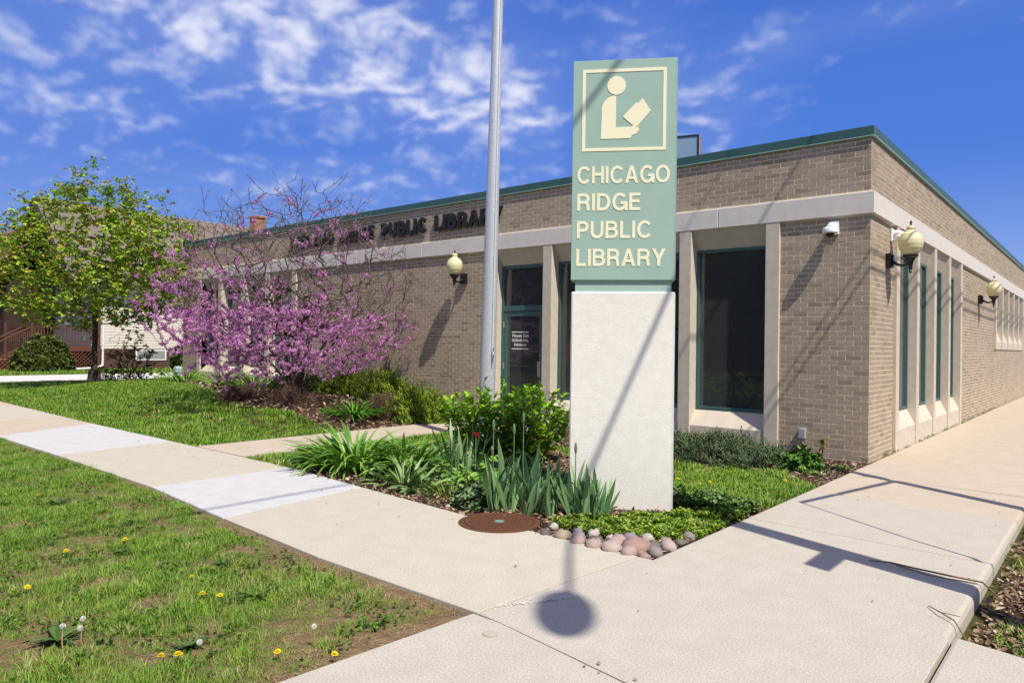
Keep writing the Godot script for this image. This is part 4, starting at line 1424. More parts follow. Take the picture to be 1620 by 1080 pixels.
# ---------------------------------------------------------------- plants
func strap_clump(called: String, label: String, category: String, at: Vector3, count: int, len: Vector2, wid: float, lean: Vector2, bend: Vector2, radius: float, mats: Array, sd: int, group := "", fold := 0.3, flat := Vector2.ONE) -> Node3D:
	var o := thing(called, label, category, at, 0.0, group)
	var r := RandomNumberGenerator.new()
	r.seed = sd
	var ms := []
	for i in 7:
		var b := MB.new()
		b.blade(1.0, wid / ((len.x + len.y) * 0.5), 0.0, lerpf(bend.x, bend.y, i / 6.0), fold, 7, 0.5, 0.75)
		ms.append(b.mesh())
	var xf := []
	for i in count:
		var a := r.randf() * TAU
		var q := sqrt(r.randf())
		var l := r.randf_range(len.x, len.y)
		var tilt := lerpf(lean.x, lean.y, q) + r.randfn(0.0, 0.08)
		var bs := Basis(Vector3.UP, a) * Basis(Vector3.RIGHT, tilt)
		bs = bs * Basis(Vector3.UP, r.randf_range(-0.5, 0.5))
		var pos := Vector3(sin(a) * q * radius * flat.x, 0, cos(a) * q * radius * flat.y)
		xf.append(Transform3D(bs.scaled_local(Vector3(l, l, l)), pos + Vector3(0, -0.01, 0)))
	foliage("leaf", ms, mats, o, xf, 280)
	return o

func sword_clump(called: String, label: String, at: Vector3, fans: Array, len: Vector2, wid: float, mats: Array, sd: int, buds := 0) -> Node3D:
	var o := thing(called, label, "iris", at)
	var r := RandomNumberGenerator.new()
	r.seed = sd
	var ms := []
	for i in 5:
		var b := MB.new()
		b.blade(1.0, wid / ((len.x + len.y) * 0.5), 0.0, lerpf(-0.15, 0.95, i / 4.0), 0.12, 7, 0.45, 0.8)
		ms.append(b.mesh())
	var xf := []
	var stems := MB.new()
	for f in fans:
		var turn := r.randf() * PI
		var n := r.randi_range(6, 9)
		for i in n:
			var u := (i - (n - 1) * 0.5) / (n * 0.5)
			var l := r.randf_range(len.x, len.y) * (1.0 - 0.25 * absf(u))
			var bs := Basis(Vector3.UP, turn + (PI if u < 0 else 0.0)) * Basis(Vector3.RIGHT, absf(u) * 0.5 + r.randf_range(0.0, 0.1)) * Basis(Vector3.UP, PI / 2 + r.randf_range(-0.6, 0.6))
			xf.append(Transform3D(bs.scaled_local(Vector3(l, l, l)), Vector3(f.x, -0.01, f.y) + Basis(Vector3.UP, turn) * Vector3(0, 0, u * 0.035)))
	foliage("leaf", ms, mats, o, xf, 280)
	for i in buds:
		var f: Vector2 = fans[i % fans.size()]
		var h := len.y * r.randf_range(0.95, 1.15)
		var top := Vector3(f.x + r.randf_range(-0.05, 0.05), h, f.y + r.randf_range(-0.05, 0.05))
		var s := MB.new()
		s.tube([Vector3(f.x, 0, f.y), top * Vector3(1, 0.5, 1), top], [0.007, 0.006, 0.005], 6)
		s.ball(top + Vector3(0, 0.045, 0), Vector3(0.014, 0.055, 0.014), 8, 6)
		part("bud_stalk", s, mats[0], o)
	return o

func sprig(kind: String, sd: int) -> MB:
	var r := RandomNumberGenerator.new()
	r.seed = sd
	var b := MB.new()
	match kind:
		"needle":      # yew: a short twig with flat needles to both sides
			for i in 12:
				var u := i / 11.0
				var s := -1.0 if i % 2 else 1.0
				var one := MB.new()
				one.blade(0.42 * (1.1 - 0.5 * u), 0.11, 0.0, 0.4, 0.2, 2, 0.5, 0.8)
				b.put(one, Transform3D(Basis(Vector3.UP, r.randf() * TAU) * Basis(Vector3.RIGHT, 0.9), Vector3(0, u, 0)))
		"juniper":     # a plume of scale leaves
			for i in 9:
				var u := i / 8.0
				var one := MB.new()
				one.blade(0.45 * (1.15 - 0.6 * u), 0.075, 0.0, 0.5, 0.3, 2, 0.6, 0.8)
				b.put(one, Transform3D(Basis(Vector3.UP, i * 2.4) * Basis(Vector3.RIGHT, 0.55), Vector3(0.0, u * 0.9, 0.0)))
		"small":       # rounded small leaves in a rosette
			for i in 9:
				var one := MB.new()
				one.leaf(0.75, 0.42, 0.15, 0.35)
				b.put(one, Transform3D(Basis(Vector3.UP, i * 2.4) * Basis(Vector3.RIGHT, -0.2 - 0.09 * i), Vector3(0, i * 0.03, 0)))
		"maple":       # a bunch of young leaves hanging from a twig end
			for i in 6:
				var one := MB.new()
				var q := r.randf_range(0.6, 1.0)
				one.leaf(q * 0.9, q * 0.75, 0.25, 0.3)
				b.put(one, Transform3D(Basis(Vector3.UP, i * 1.3 + r.randf()) * Basis(Vector3.RIGHT, r.randf_range(-0.3, 0.75)), Vector3(r.randf_range(-0.3, 0.3), r.randf_range(-0.2, 0.3), r.randf_range(-0.3, 0.3))))
		"blossom":     # pea flowers crowded on the bark
			for i in 9:
				var one := MB.new()
				one.leaf(r.randf_range(0.5, 0.8), 0.45, 0.1, 0.8)
				b.put(one, Transform3D(Basis.from_euler(Vector3(r.randf() * TAU, r.randf() * TAU, r.randf() * TAU)), Vector3(r.randf_range(-0.5, 0.5), r.randf_range(-0.35, 0.35), r.randf_range(-0.5, 0.5))))
		"twig":
			for i in 5:
				var d := Vector3(r.randf_range(-0.5, 0.5), 1, r.randf_range(-0.5, 0.5)) * r.randf_range(0.6, 1.0)
				b.tube([Vector3.ZERO, d * 0.5 + Vector3(r.randf_range(-0.06, 0.06), 0, 0), d], [0.012, 0.009, 0.004], 4, false)
	return b

func shade_of(list: Array, r: RandomNumberGenerator, spread := 0.2) -> Color:
	var c: Color = list[r.randi() % list.size()] * r.randf_range(1.0 - spread, 1.0 + spread)
	c.a = 1.0
	return c

# a mounded plant: sprigs through the outer part of a lumpy dome
func mound(o: Node3D, called: String, kind: String, size: Vector3, count: int, sprig_len: float, mat: Material, shades: Array, sd: int, inner := 0.55, up := 0.5, low := -0.1, lump := 0.22):
	var r := RandomNumberGenerator.new()
	r.seed = sd
	var f := FastNoiseLite.new()
	f.seed = sd
	f.frequency = 1.0
	var sets := [[], [], []]
	var cols := [[], [], []]
	for i in count:
		var d := Vector3(r.randfn(), r.randfn(), r.randfn()).normalized()
		if d.y < low:
			d.y = -d.y
		var k := 1.0 + lump * 2.0 * f.get_noise_3d(d.x * 2.2, d.y * 2.2, d.z * 2.2) + lump * f.get_noise_3d(d.x * 5.0, d.y * 5.0 + 7.0, d.z * 5.0)
		var q := lerpf(inner, 1.0, sqrt(r.randf()))
		var p := d * size * k * q
		if p.y < 0.01:
			p.y = r.randf() * 0.05
		var aim := (d * Vector3(1.0 / size.x, 1.0 / size.y, 1.0 / size.z).normalized() + Vector3.UP * up + Vector3(r.randfn(0, 0.3), r.randfn(0, 0.3), r.randfn(0, 0.3))).normalized()
		var side := aim.cross(Vector3(0.3, 0.1, 0.9)).normalized()
		var s := sprig_len * r.randf_range(0.65, 1.3)
		sets[i % 3].append(Transform3D(Basis(side, aim, side.cross(aim)).scaled_local(Vector3(s, s, s)) * Basis(Vector3.UP, r.randf() * TAU), p - aim * s * 0.5))
		cols[i % 3].append(shade_of(shades, r))
	for i in 3:
		swarm(called, sprig(kind, sd + i).mesh(), mat, o, sets[i], cols[i])

func stems(o: Node3D, size: Vector3, count: int, rad: float, mat: Material, sd: int, spread := 0.85):
	var r := RandomNumberGenerator.new()
	r.seed = sd
	for i in count:
		var a := r.randf() * TAU
		var e := Vector3(cos(a) * size.x, 0, sin(a) * size.z) * spread * sqrt(r.randf())
		var top := e + Vector3(0, size.y * r.randf_range(0.6, 0.98), 0)
		var b := MB.new()
		b.tube([e * 0.15, e * 0.45 + Vector3(r.randf_range(-0.03, 0.03), top.y * 0.5, 0), top], [rad, rad * 0.75, rad * 0.35], 5, false)
		part("stem", b, mat, o)

func leaf_mats(called: String, list: Array, through := 0.4, rough := 0.42) -> Array:
	var out := []
	for c in list:
		out.append(leafy(called, c, through, rough))
	return out

func cluster_tint(called: String, back: Color, rough := 0.5) -> StandardMaterial3D:
	var m := leafy(called, Color.WHITE, 0.0, rough)
	m.backlight = back
	m.vertex_color_use_as_albedo = true
	return m

# wood that reaches every target from the nearest wood already grown
func grow(trunks: Array, targets: Array, step: float, sd: int, wander := 0.12, rise := 0.25, bow := 0.4) -> Dictionary:
	var r := RandomNumberGenerator.new()
	r.seed = sd
	var pos := PackedVector3Array()
	var par := PackedInt32Array()
	for t in trunks:
		for i in t.size():
			par.append(-1 if i == 0 else pos.size() - 1)
			pos.append(t[i])
	var root: Vector3 = trunks[0][0]
	var hub: Vector3 = trunks[0][trunks[0].size() - 1]
	targets.sort_custom(func(a, b): return (a - hub).length_squared() < (b - hub).length_squared())
	for g in targets:
		var best := -1
		var near := 1e9
		var gd: float = (g - root).length_squared()
		for i in pos.size():
			var p := pos[i]
			if (p - root).length_squared() > gd:
				continue
			var d2: float = (p - g).length_squared() * (1.0 + 0.55 * maxf(0.0, p.y - g.y))
			if d2 < near:
				near = d2
				best = i
		if best < 0:
			continue
		var a := pos[best]
		var n := int(ceil(a.distance_to(g) / step))
		var fwd := Vector3.UP * 0.4
		if par[best] >= 0:
			fwd = (a - pos[par[best]]).normalized()
		var c: Vector3 = a + fwd * a.distance_to(g) * bow + Vector3(0, rise * a.distance_to(g) * 0.3, 0)
		var last := best
		for k in range(1, n + 1):
			var u := float(k) / n
			var q: Vector3 = a.lerp(c, u).lerp(c.lerp(g, u), u)
			if k < n:
				q += Vector3(r.randfn(), r.randfn(), r.randfn()) * wander * step
			pos.append(q)
			par.append(last)
			last = pos.size() - 1
	return {"pos": pos, "par": par}

func thicken(w: Dictionary, tip: float, power: float) -> PackedFloat32Array:
	var n: int = w.pos.size()
	var s := PackedFloat32Array()
	s.resize(n)
	for i in range(n - 1, -1, -1):
		if s[i] == 0.0:
			s[i] = pow(tip, power)
		if w.par[i] >= 0:
			s[w.par[i]] += s[i]
	var r := PackedFloat32Array()
	r.resize(n)
	for i in n:
		r[i] = pow(s[i], 1.0 / power)
	return r

func wood(w: Dictionary, rad: PackedFloat32Array, from: float, to: float) -> MB:
	var b := MB.new()
	var R: Array = []
	for i in w.pos.size():
		var p: int = w.par[i]
		if p < 0 or rad[i] < from or rad[i] >= to:
			continue
		b.tube([w.pos[p], w.pos[i]], [minf(rad[p], rad[i] * 1.35), rad[i]], 8 if rad[i] > 0.04 else 5 if rad[i] > 0.012 else 3, false)
	return b

func build_maple():
	var at := gp(-21.5, 1.75, -0.02)
	var o := thing("maple_tree", "young tree with sparse yellow green spring leaves in front of the far house", "tree", at)
	var r := RandomNumberGenerator.new()
	r.seed = 11
	var goals := []
	while goals.size() < 800:
		var d := Vector3(r.randfn(), r.randfn(), r.randfn()).normalized() * pow(r.randf(), 0.42)
		var p := Vector3(d.x * 3.4, 3.65 + d.y * (2.95 if d.y > 0.0 else 2.1), d.z * 3.2)
		p *= Vector3(1.0 - 0.36 * smoothstep(4.2, 7.0, p.y), 1, 1.0 - 0.36 * smoothstep(4.2, 7.0, p.y))
		p += Vector3(0.15, 0, 0)
		if p.y < 1.75 + 0.12 * Vector2(p.x, p.z).length() * 0.3:
			continue
		if patch.get_noise_3d(p.x * 0.55, p.y * 0.8, p.z * 0.55) < -0.27:
			continue
		goals.append(p)
	for q in [Vector3(-0.2, 6.9, 0.0), Vector3(0.15, 6.7, 0.2), Vector3(-1.3, 6.2, 0.4), Vector3(1.1, 6.25, -0.6), Vector3(1.6, 5.8, -1.0)]:
		goals.append(q)
	var w := grow([[Vector3(0, 0, 0), Vector3(0.01, 0.5, 0), Vector3(0.0, 1.0, 0.01), Vector3(0.03, 1.5, 0.0), Vector3(0.05, 2.0, 0.02), Vector3(0.02, 2.6, 0.0), Vector3(-0.02, 3.3, 0.03)]], goals, 0.24, 12)
	var rad := thicken(w, 0.0065, 2.35)
	for i in 7:
		rad[i] = minf(rad[i], 0.15 - 0.015 * i)
	rad[0] = 0.24
	rad[1] = 0.165
	part("trunk", wood(w, rad, 0.06, 9.0), M.bark, o)
	part("branches", wood(w, rad, 0.0, 0.06), M.bark, o).set_meta("kind", "stuff")
	var xs := [[], [], []]
	var cs := [[], [], []]
	var greens := [Color(0.27, 0.43, 0.03), Color(0.34, 0.50, 0.04), Color(0.21, 0.37, 0.025), Color(0.40, 0.49, 0.05), Color(0.44, 0.36, 0.05)]
	for i in w.pos.size():
		if rad[i] > 0.014:
			continue
		for k in r.randi_range(3, 6):
			var s := r.randf_range(0.075, 0.135)
			var p: Vector3 = w.pos[i] + Vector3(r.randfn(0, 0.12), r.randfn(0.0, 0.10), r.randfn(0, 0.12))
			xs[i % 3].append(Transform3D(Basis.from_euler(Vector3(r.randfn(0, 0.3), r.randf() * TAU, r.randfn(0, 0.3))).scaled_local(Vector3(s, s, s)), p))
			var c := shade_of(greens, r, 0.15) if r.randf() < 0.94 else Color(0.42, 0.24, 0.07)
			cs[i % 3].append(c)
	var m := cluster_tint("young leaves", Color(0.58, 0.70, 0.08), 0.5)
	for i in 3:
		swarm("crown", sprig("maple", 60 + i).mesh(), m, o, xs[i], cs[i])

func build_redbud():
	var at := Vector3(-10.3, gy(-10.3, 2.0) - 0.03, 2.0)
	var o := thing("redbud_tree", "wide multi-stemmed tree with magenta blossom on its lower branches and bare grey twigs above", "tree", at)
	var r := RandomNumberGenerator.new()
	r.seed = 23
	var right := Vector3(0.766, 0, -0.643)
	var toward := Vector3(0.643, 0, 0.766)
	var goals := []
	while goals.size() < 1900:
		var d := Vector3(r.randfn(), r.randfn(), r.randfn()).normalized() * pow(r.randf(), 0.45)
		var y := 2.0 + d.y * (2.35 if d.y > 0 else 1.85)
		var k := 1.0 - 0.22 * smoothstep(2.6, 4.3, y) - (0.12 if d.x < 0.0 else 0.30) * (1.0 - smoothstep(0.2, 1.1, y))
		var lat := d.x * 2.75 * k - 0.2
		var dep := d.z * 2.2 * k + 0.25
		var p := right * lat + toward * dep + Vector3(0, y, 0)
		if p.z + at.z < 0.22 or y < (0.18 if lat < -0.4 else 0.4):
			continue
		if y < 1.3 and Vector2(lat, dep).length() < 0.8:
			continue
		if lat > 1.4 and y > 3.0 + (2.2 - lat) * 0.9:
			continue
		goals.append(p)
	for q in [[-1.35, 4.15], [-0.75, 4.5], [-0.35, 4.35], [0.25, 4.1], [0.6, 4.45], [-1.9, 3.9], [0.95, 3.9], [-2.4, 3.4], [1.3, 3.9], [1.9, 2.4]]:
		for e in 6:
			goals.append(right * (q[0] + 0.2 + r.randfn(0, 0.16)) + toward * r.randf_range(-0.5, 0.6) + Vector3(0, q[1] - e * 0.2, 0))
	var trunks := []
	for i in 8:
		var a := TAU * i / 8 + 0.3
		var dir := Vector3(cos(a), 0, sin(a))
		var t := []
		for k in 5:
			var u := k / 4.0
			t.append(dir * (0.13 + 0.52 * u * u + 0.10 * u) + Vector3(0, u * (1.15 + 0.25 * sin(i * 2.1)), 0))
		trunks.append(t)
	trunks.insert(0, [Vector3.ZERO, Vector3(0.02, 0.5, 0), Vector3(-0.03, 1.0, 0.03), Vector3(0.02, 1.5, 0)])
	var w := grow(trunks, goals, 0.17, 24, 0.08, 0.12, 0.22)
	# straight fine shoots at the ends
	var ends := {}
	for i in w.pos.size():
		if w.par[i] >= 0:
			ends[w.par[i]] = true
	for i in w.pos.size():
		if ends.has(i) or w.par[i] < 0:
			continue
		var tip: Vector3 = w.pos[i]
		for k in 2:
			var d: Vector3 = ((tip - w.pos[w.par[i]]).normalized() + Vector3(r.randfn(0, 0.45), 0.35 + r.randfn(0, 0.3), r.randfn(0, 0.45))).normalized()
			var l := r.randf_range(0.14, 0.34)
			w.pos.append(tip + d * l * 0.5)
			w.par.append(i)
			w.pos.append(tip + d * l + Vector3(0, 0.02, 0))
			w.par.append(w.pos.size() - 2)
	var rad := thicken(w, 0.0045, 2.45)
	for i in w.pos.size():
		if w.par[i] < 0:
			rad[i] = 0.12
	part("trunk", wood(w, rad, 0.026, 9.0), M.bark, o)
	part("branches", wood(w, rad, 0.0, 0.026), M.twig, o).set_meta("kind", "stuff")
	var xs := [[], []]
	var cs := [[], []]
	var xl := []
	var cl := []
	var pinks := [Color(0.63, 0.27, 0.57), Color(0.71, 0.36, 0.66), Color(0.55, 0.20, 0.48), Color(0.75, 0.45, 0.71)]
	var f := FastNoiseLite.new()
	f.seed = 3
	f.frequency = 0.55
	for i in w.pos.size():
		var p: Vector3 = w.pos[i]
		if w.par[i] < 0 or rad[i] > 0.028:
			continue
		var lat := p.dot(right)
		var bloom := 1.0 * (1.0 - smoothstep(1.55, 2.2, p.y + f.get_noise_3dv(p) * 0.8 + 0.35 * smoothstep(0.6, 1.6, lat)))
		bloom = maxf(bloom, 0.6 * (1.0 - smoothstep(-2.1, -1.3, lat)) * (1.0 - smoothstep(2.5, 3.3, p.y)))
		bloom = maxf(bloom, 0.05)
		if p.y > 2.2 and p.y < 3.6 and f.get_noise_3dv(p * 2.2 + Vector3(9, 0, 0)) > 0.42:
			bloom = 0.8
		if lat > 1.2 and p.y > 1.8:
			bloom *= 0.35
		if p.length() < 0.8:
			bloom *= 0.25
		bloom *= 0.7 + 0.6 * smoothstep(-0.25, 0.2, f.get_noise_3d(p.x * 2.6, p.y * 5.0, p.z * 2.6))
		if rad[i] < 0.0048:
			bloom *= 0.6
		if r.randf() < bloom:
			for k in r.randi_range(4, 9):
				var q: Vector3 = p.lerp(w.pos[w.par[i]], r.randf()) + Vector3(r.randfn(), r.randfn(), r.randfn()) * 0.016
				var s := r.randf_range(0.024, 0.044)
				xs[i % 2].append(Transform3D(Basis.from_euler(Vector3(r.randf() * TAU, r.randf() * TAU, 0)).scaled_local(Vector3(s, s, s)), q))
				cs[i % 2].append(shade_of(pinks, r, 0.15))
		elif r.randf() < (0.5 if lat > 0.9 else 0.22) and rad[i] < 0.008:
			for k in 1:
				var s := r.randf_range(0.018, 0.034)
				xl.append(Transform3D(Basis.from_euler(Vector3(r.randfn(0, 0.5), r.randf() * TAU, 0)).scaled_local(Vector3(s, s, s)), p + Vector3(r.randfn(), r.randfn(), r.randfn()) * 0.03))
				cl.append(shade_of([Color(0.24, 0.19, 0.06), Color(0.21, 0.21, 0.06), Color(0.28, 0.18, 0.08)], r))
	var m := cluster_tint("blossom", Color(0.62, 0.24, 0.60), 0.6)
	for i in 2:
		swarm("blossom", sprig("blossom", 70 + i).mesh(), m, o, xs[i], cs[i])
	swarm("young_leaves", sprig("maple", 66).mesh(), cluster_tint("bronze young leaves", Color(0.2, 0.17, 0.05)), o, xl, cl)

func build_shrubs():
	var needle := cluster_tint("yew needles", Color(0.30, 0.38, 0.03), 0.5)
	var yew := [Color(0.17, 0.27, 0.018), Color(0.22, 0.32, 0.022), Color(0.11, 0.19, 0.016), Color(0.28, 0.37, 0.03)]
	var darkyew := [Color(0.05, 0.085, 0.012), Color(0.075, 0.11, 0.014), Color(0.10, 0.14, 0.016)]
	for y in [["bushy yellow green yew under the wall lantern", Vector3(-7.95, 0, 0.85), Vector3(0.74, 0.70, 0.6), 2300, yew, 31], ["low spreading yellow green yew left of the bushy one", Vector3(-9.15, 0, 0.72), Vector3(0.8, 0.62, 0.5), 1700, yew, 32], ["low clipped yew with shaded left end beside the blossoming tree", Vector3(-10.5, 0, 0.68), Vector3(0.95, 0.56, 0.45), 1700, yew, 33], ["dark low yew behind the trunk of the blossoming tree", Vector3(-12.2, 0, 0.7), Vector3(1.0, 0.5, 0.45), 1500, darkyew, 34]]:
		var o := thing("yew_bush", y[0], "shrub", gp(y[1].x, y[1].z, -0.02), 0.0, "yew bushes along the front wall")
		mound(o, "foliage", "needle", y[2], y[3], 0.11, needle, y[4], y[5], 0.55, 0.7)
		stems(o, y[2], 9, 0.012, M.twig, y[5])
	var brown := cluster_tint("dead twigs", Color(0.02, 0.02, 0.02), 0.9)
	for s in [["brown twiggy dormant shrub in front of the yews", Vector3(-8.45, 0, 1.35), Vector3(0.5, 0.44, 0.4), 500, 41], ["low brown dormant shrub left of the small lily clump", Vector3(-9.7, 0, 2.55), Vector3(0.55, 0.30, 0.4), 360, 42], ["small brown dormant shrub below the blossoming tree", Vector3(-11.2, 0, 2.75), Vector3(0.5, 0.28, 0.4), 320, 43]]:
		var o := thing("dormant_shrub", s[0], "shrub", gp(s[1].x, s[1].z, -0.02), 0.0, "dormant shrubs in the front bed")
		mound(o, "twigs", "twig", s[2], s[3], 0.24, brown, [Color(0.16, 0.09, 0.065), Color(0.21, 0.13, 0.09), Color(0.11, 0.065, 0.05)], s[4], 0.2, 0.8)
		mound(o, "young_leaves", "small", s[2], 90, 0.035, cluster_tint("olive leaves", Color(0.1, 0.1, 0.03)), [Color(0.13, 0.15, 0.03), Color(0.2, 0.12, 0.05)], s[4] + 5, 0.3, 0.6)
	# the bright leafy shrub behind the sign bed
	var o := thing("hydrangea_bush", "bright green leafy shrub filling the space left of the sign base", "shrub", gp(-3.72, 3.1, -0.02))
	var r := RandomNumberGenerator.new()
	r.seed = 51
	var lm := []
	for i in 4:
		var b := MB.new()
		b.leaf(1.0, 0.62, 0.12 + 0.1 * i, 0.3)
		lm.append(b.mesh())
	var mats := leaf_mats("shrub leaf", [Color8(112, 154, 22), Color8(132, 170, 32), Color8(94, 138, 20), Color8(148, 182, 46)], 0.55)
	var xf := []
	var f := FastNoiseLite.new()
	f.seed = 9
	f.frequency = 1.0
	for i in 130:
		var a := r.randf() * TAU
		var q := sqrt(r.randf())
		var e := Vector3(cos(a) * 1.08, 0, sin(a) * 0.75) * q
		var h := (1.0 - 0.32 * q * q) * r.randf_range(0.72, 1.12)
		var top := e + Vector3(r.randfn(0, 0.05), h, r.randfn(0, 0.05))
		var b := MB.new()
		b.tube([e * 0.35, e * 0.75 + Vector3(0, h * 0.5, 0), top], [0.007, 0.0055, 0.003], 4, false)
		part("stem", b, M.twig, o)
		for k in 36:
			var u := 1.0 - pow(r.randf(), 1.25) * 0.88
			var p := (e * 0.35).lerp(top, u) + (e * 0.1) * sin(u * PI)
			var turn := r.randf() * TAU
			var pitch := lerpf(0.55, -0.75, u) + r.randfn(0, 0.28)
			var s := r.randf_range(0.06, 0.11)
			xf.append(Transform3D((Basis(Vector3.UP, turn) * Basis(Vector3.RIGHT, pitch)).scaled_local(Vector3(s, s, s)), p + Basis(Vector3.UP, turn) * Vector3(0, 0, 0.012)))
	foliage("leaf", lm, mats, o, xf, 280)
	# juniper, mound, sapling by the pier
	var j := thing("juniper", "low spreading blue green juniper under the window right of the sign", "shrub", gp(-1.75, 1.15, -0.02))
	mound(j, "foliage", "juniper", Vector3(1.12, 0.34, 0.62), 3400, 0.15, cluster_tint("juniper", Color(0.03, 0.05, 0.02), 0.6), [Color(0.075, 0.125, 0.055), Color(0.105, 0.16, 0.07), Color(0.055, 0.095, 0.045), Color(0.14, 0.19, 0.08)], 61, 0.4, 0.25, -0.1, 0.25)
	mound(j, "dead_sprays", "juniper", Vector3(1.05, 0.3, 0.6), 130, 0.12, brown, [Color(0.26, 0.13, 0.06), Color(0.33, 0.2, 0.1)], 62, 0.6, 0.2)
	stems(j, Vector3(1.0, 0.3, 0.5), 10, 0.012, M.bark, 63)
	var m := thing("sedum_mound", "small dense bright green leafy mound at the foot of the brick pier", "plant", gp(-0.55, 1.1, -0.02))
	mound(m, "foliage", "small", Vector3(0.32, 0.26, 0.28), 620, 0.075, cluster_tint("mound leaf", Color(0.08, 0.16, 0.02), 0.4), [Color(0.09, 0.21, 0.03), Color(0.13, 0.27, 0.04), Color(0.065, 0.16, 0.025)], 64, 0.5, 0.7)
	var s := thing("sapling", "tiny sapling with one stem and a tuft of yellowish leaves by the brick pier", "sapling", gp(-0.42, 0.62, -0.02))
	var st := MB.new()
	st.tube([Vector3.ZERO, Vector3(0.01, 0.18, 0), Vector3(0.025, 0.36, 0.01)], [0.012, 0.009, 0.006], 6)
	part("stem", st, M.bark, s)
	var sx := []
	for i in 22:
		var q := r.randf_range(0.05, 0.09)
		sx.append(Transform3D((Basis(Vector3.UP, i * 2.4) * Basis(Vector3.RIGHT, r.randf_range(-0.6, 0.8))).scaled_local(Vector3(q, q, q)), Vector3(0.02, 0.26 + 0.14 * r.randf(), 0.005)))
	foliage("leaf", lm, leaf_mats("sapling leaf", [Color8(150, 152, 60), Color8(168, 150, 70)]), s, sx, 60)
	for q in [[-0.28, 1.45], [-0.12, 0.75]]:
		var wd := thing("weed", "small light green weed in the mulch %s" % ("at the lawn corner by the side walk" if q[1] > 1.0 else "between sapling and brick corner"), "weed", gp(q[0], q[1], 0.0))
		mound(wd, "foliage", "small", Vector3(0.13, 0.05, 0.12), 90, 0.045, cluster_tint("weed leaf", Color(0.1, 0.16, 0.02)), [Color(0.16, 0.24, 0.05), Color(0.2, 0.27, 0.07)], int(q[1] * 100), 0.2, 0.9)

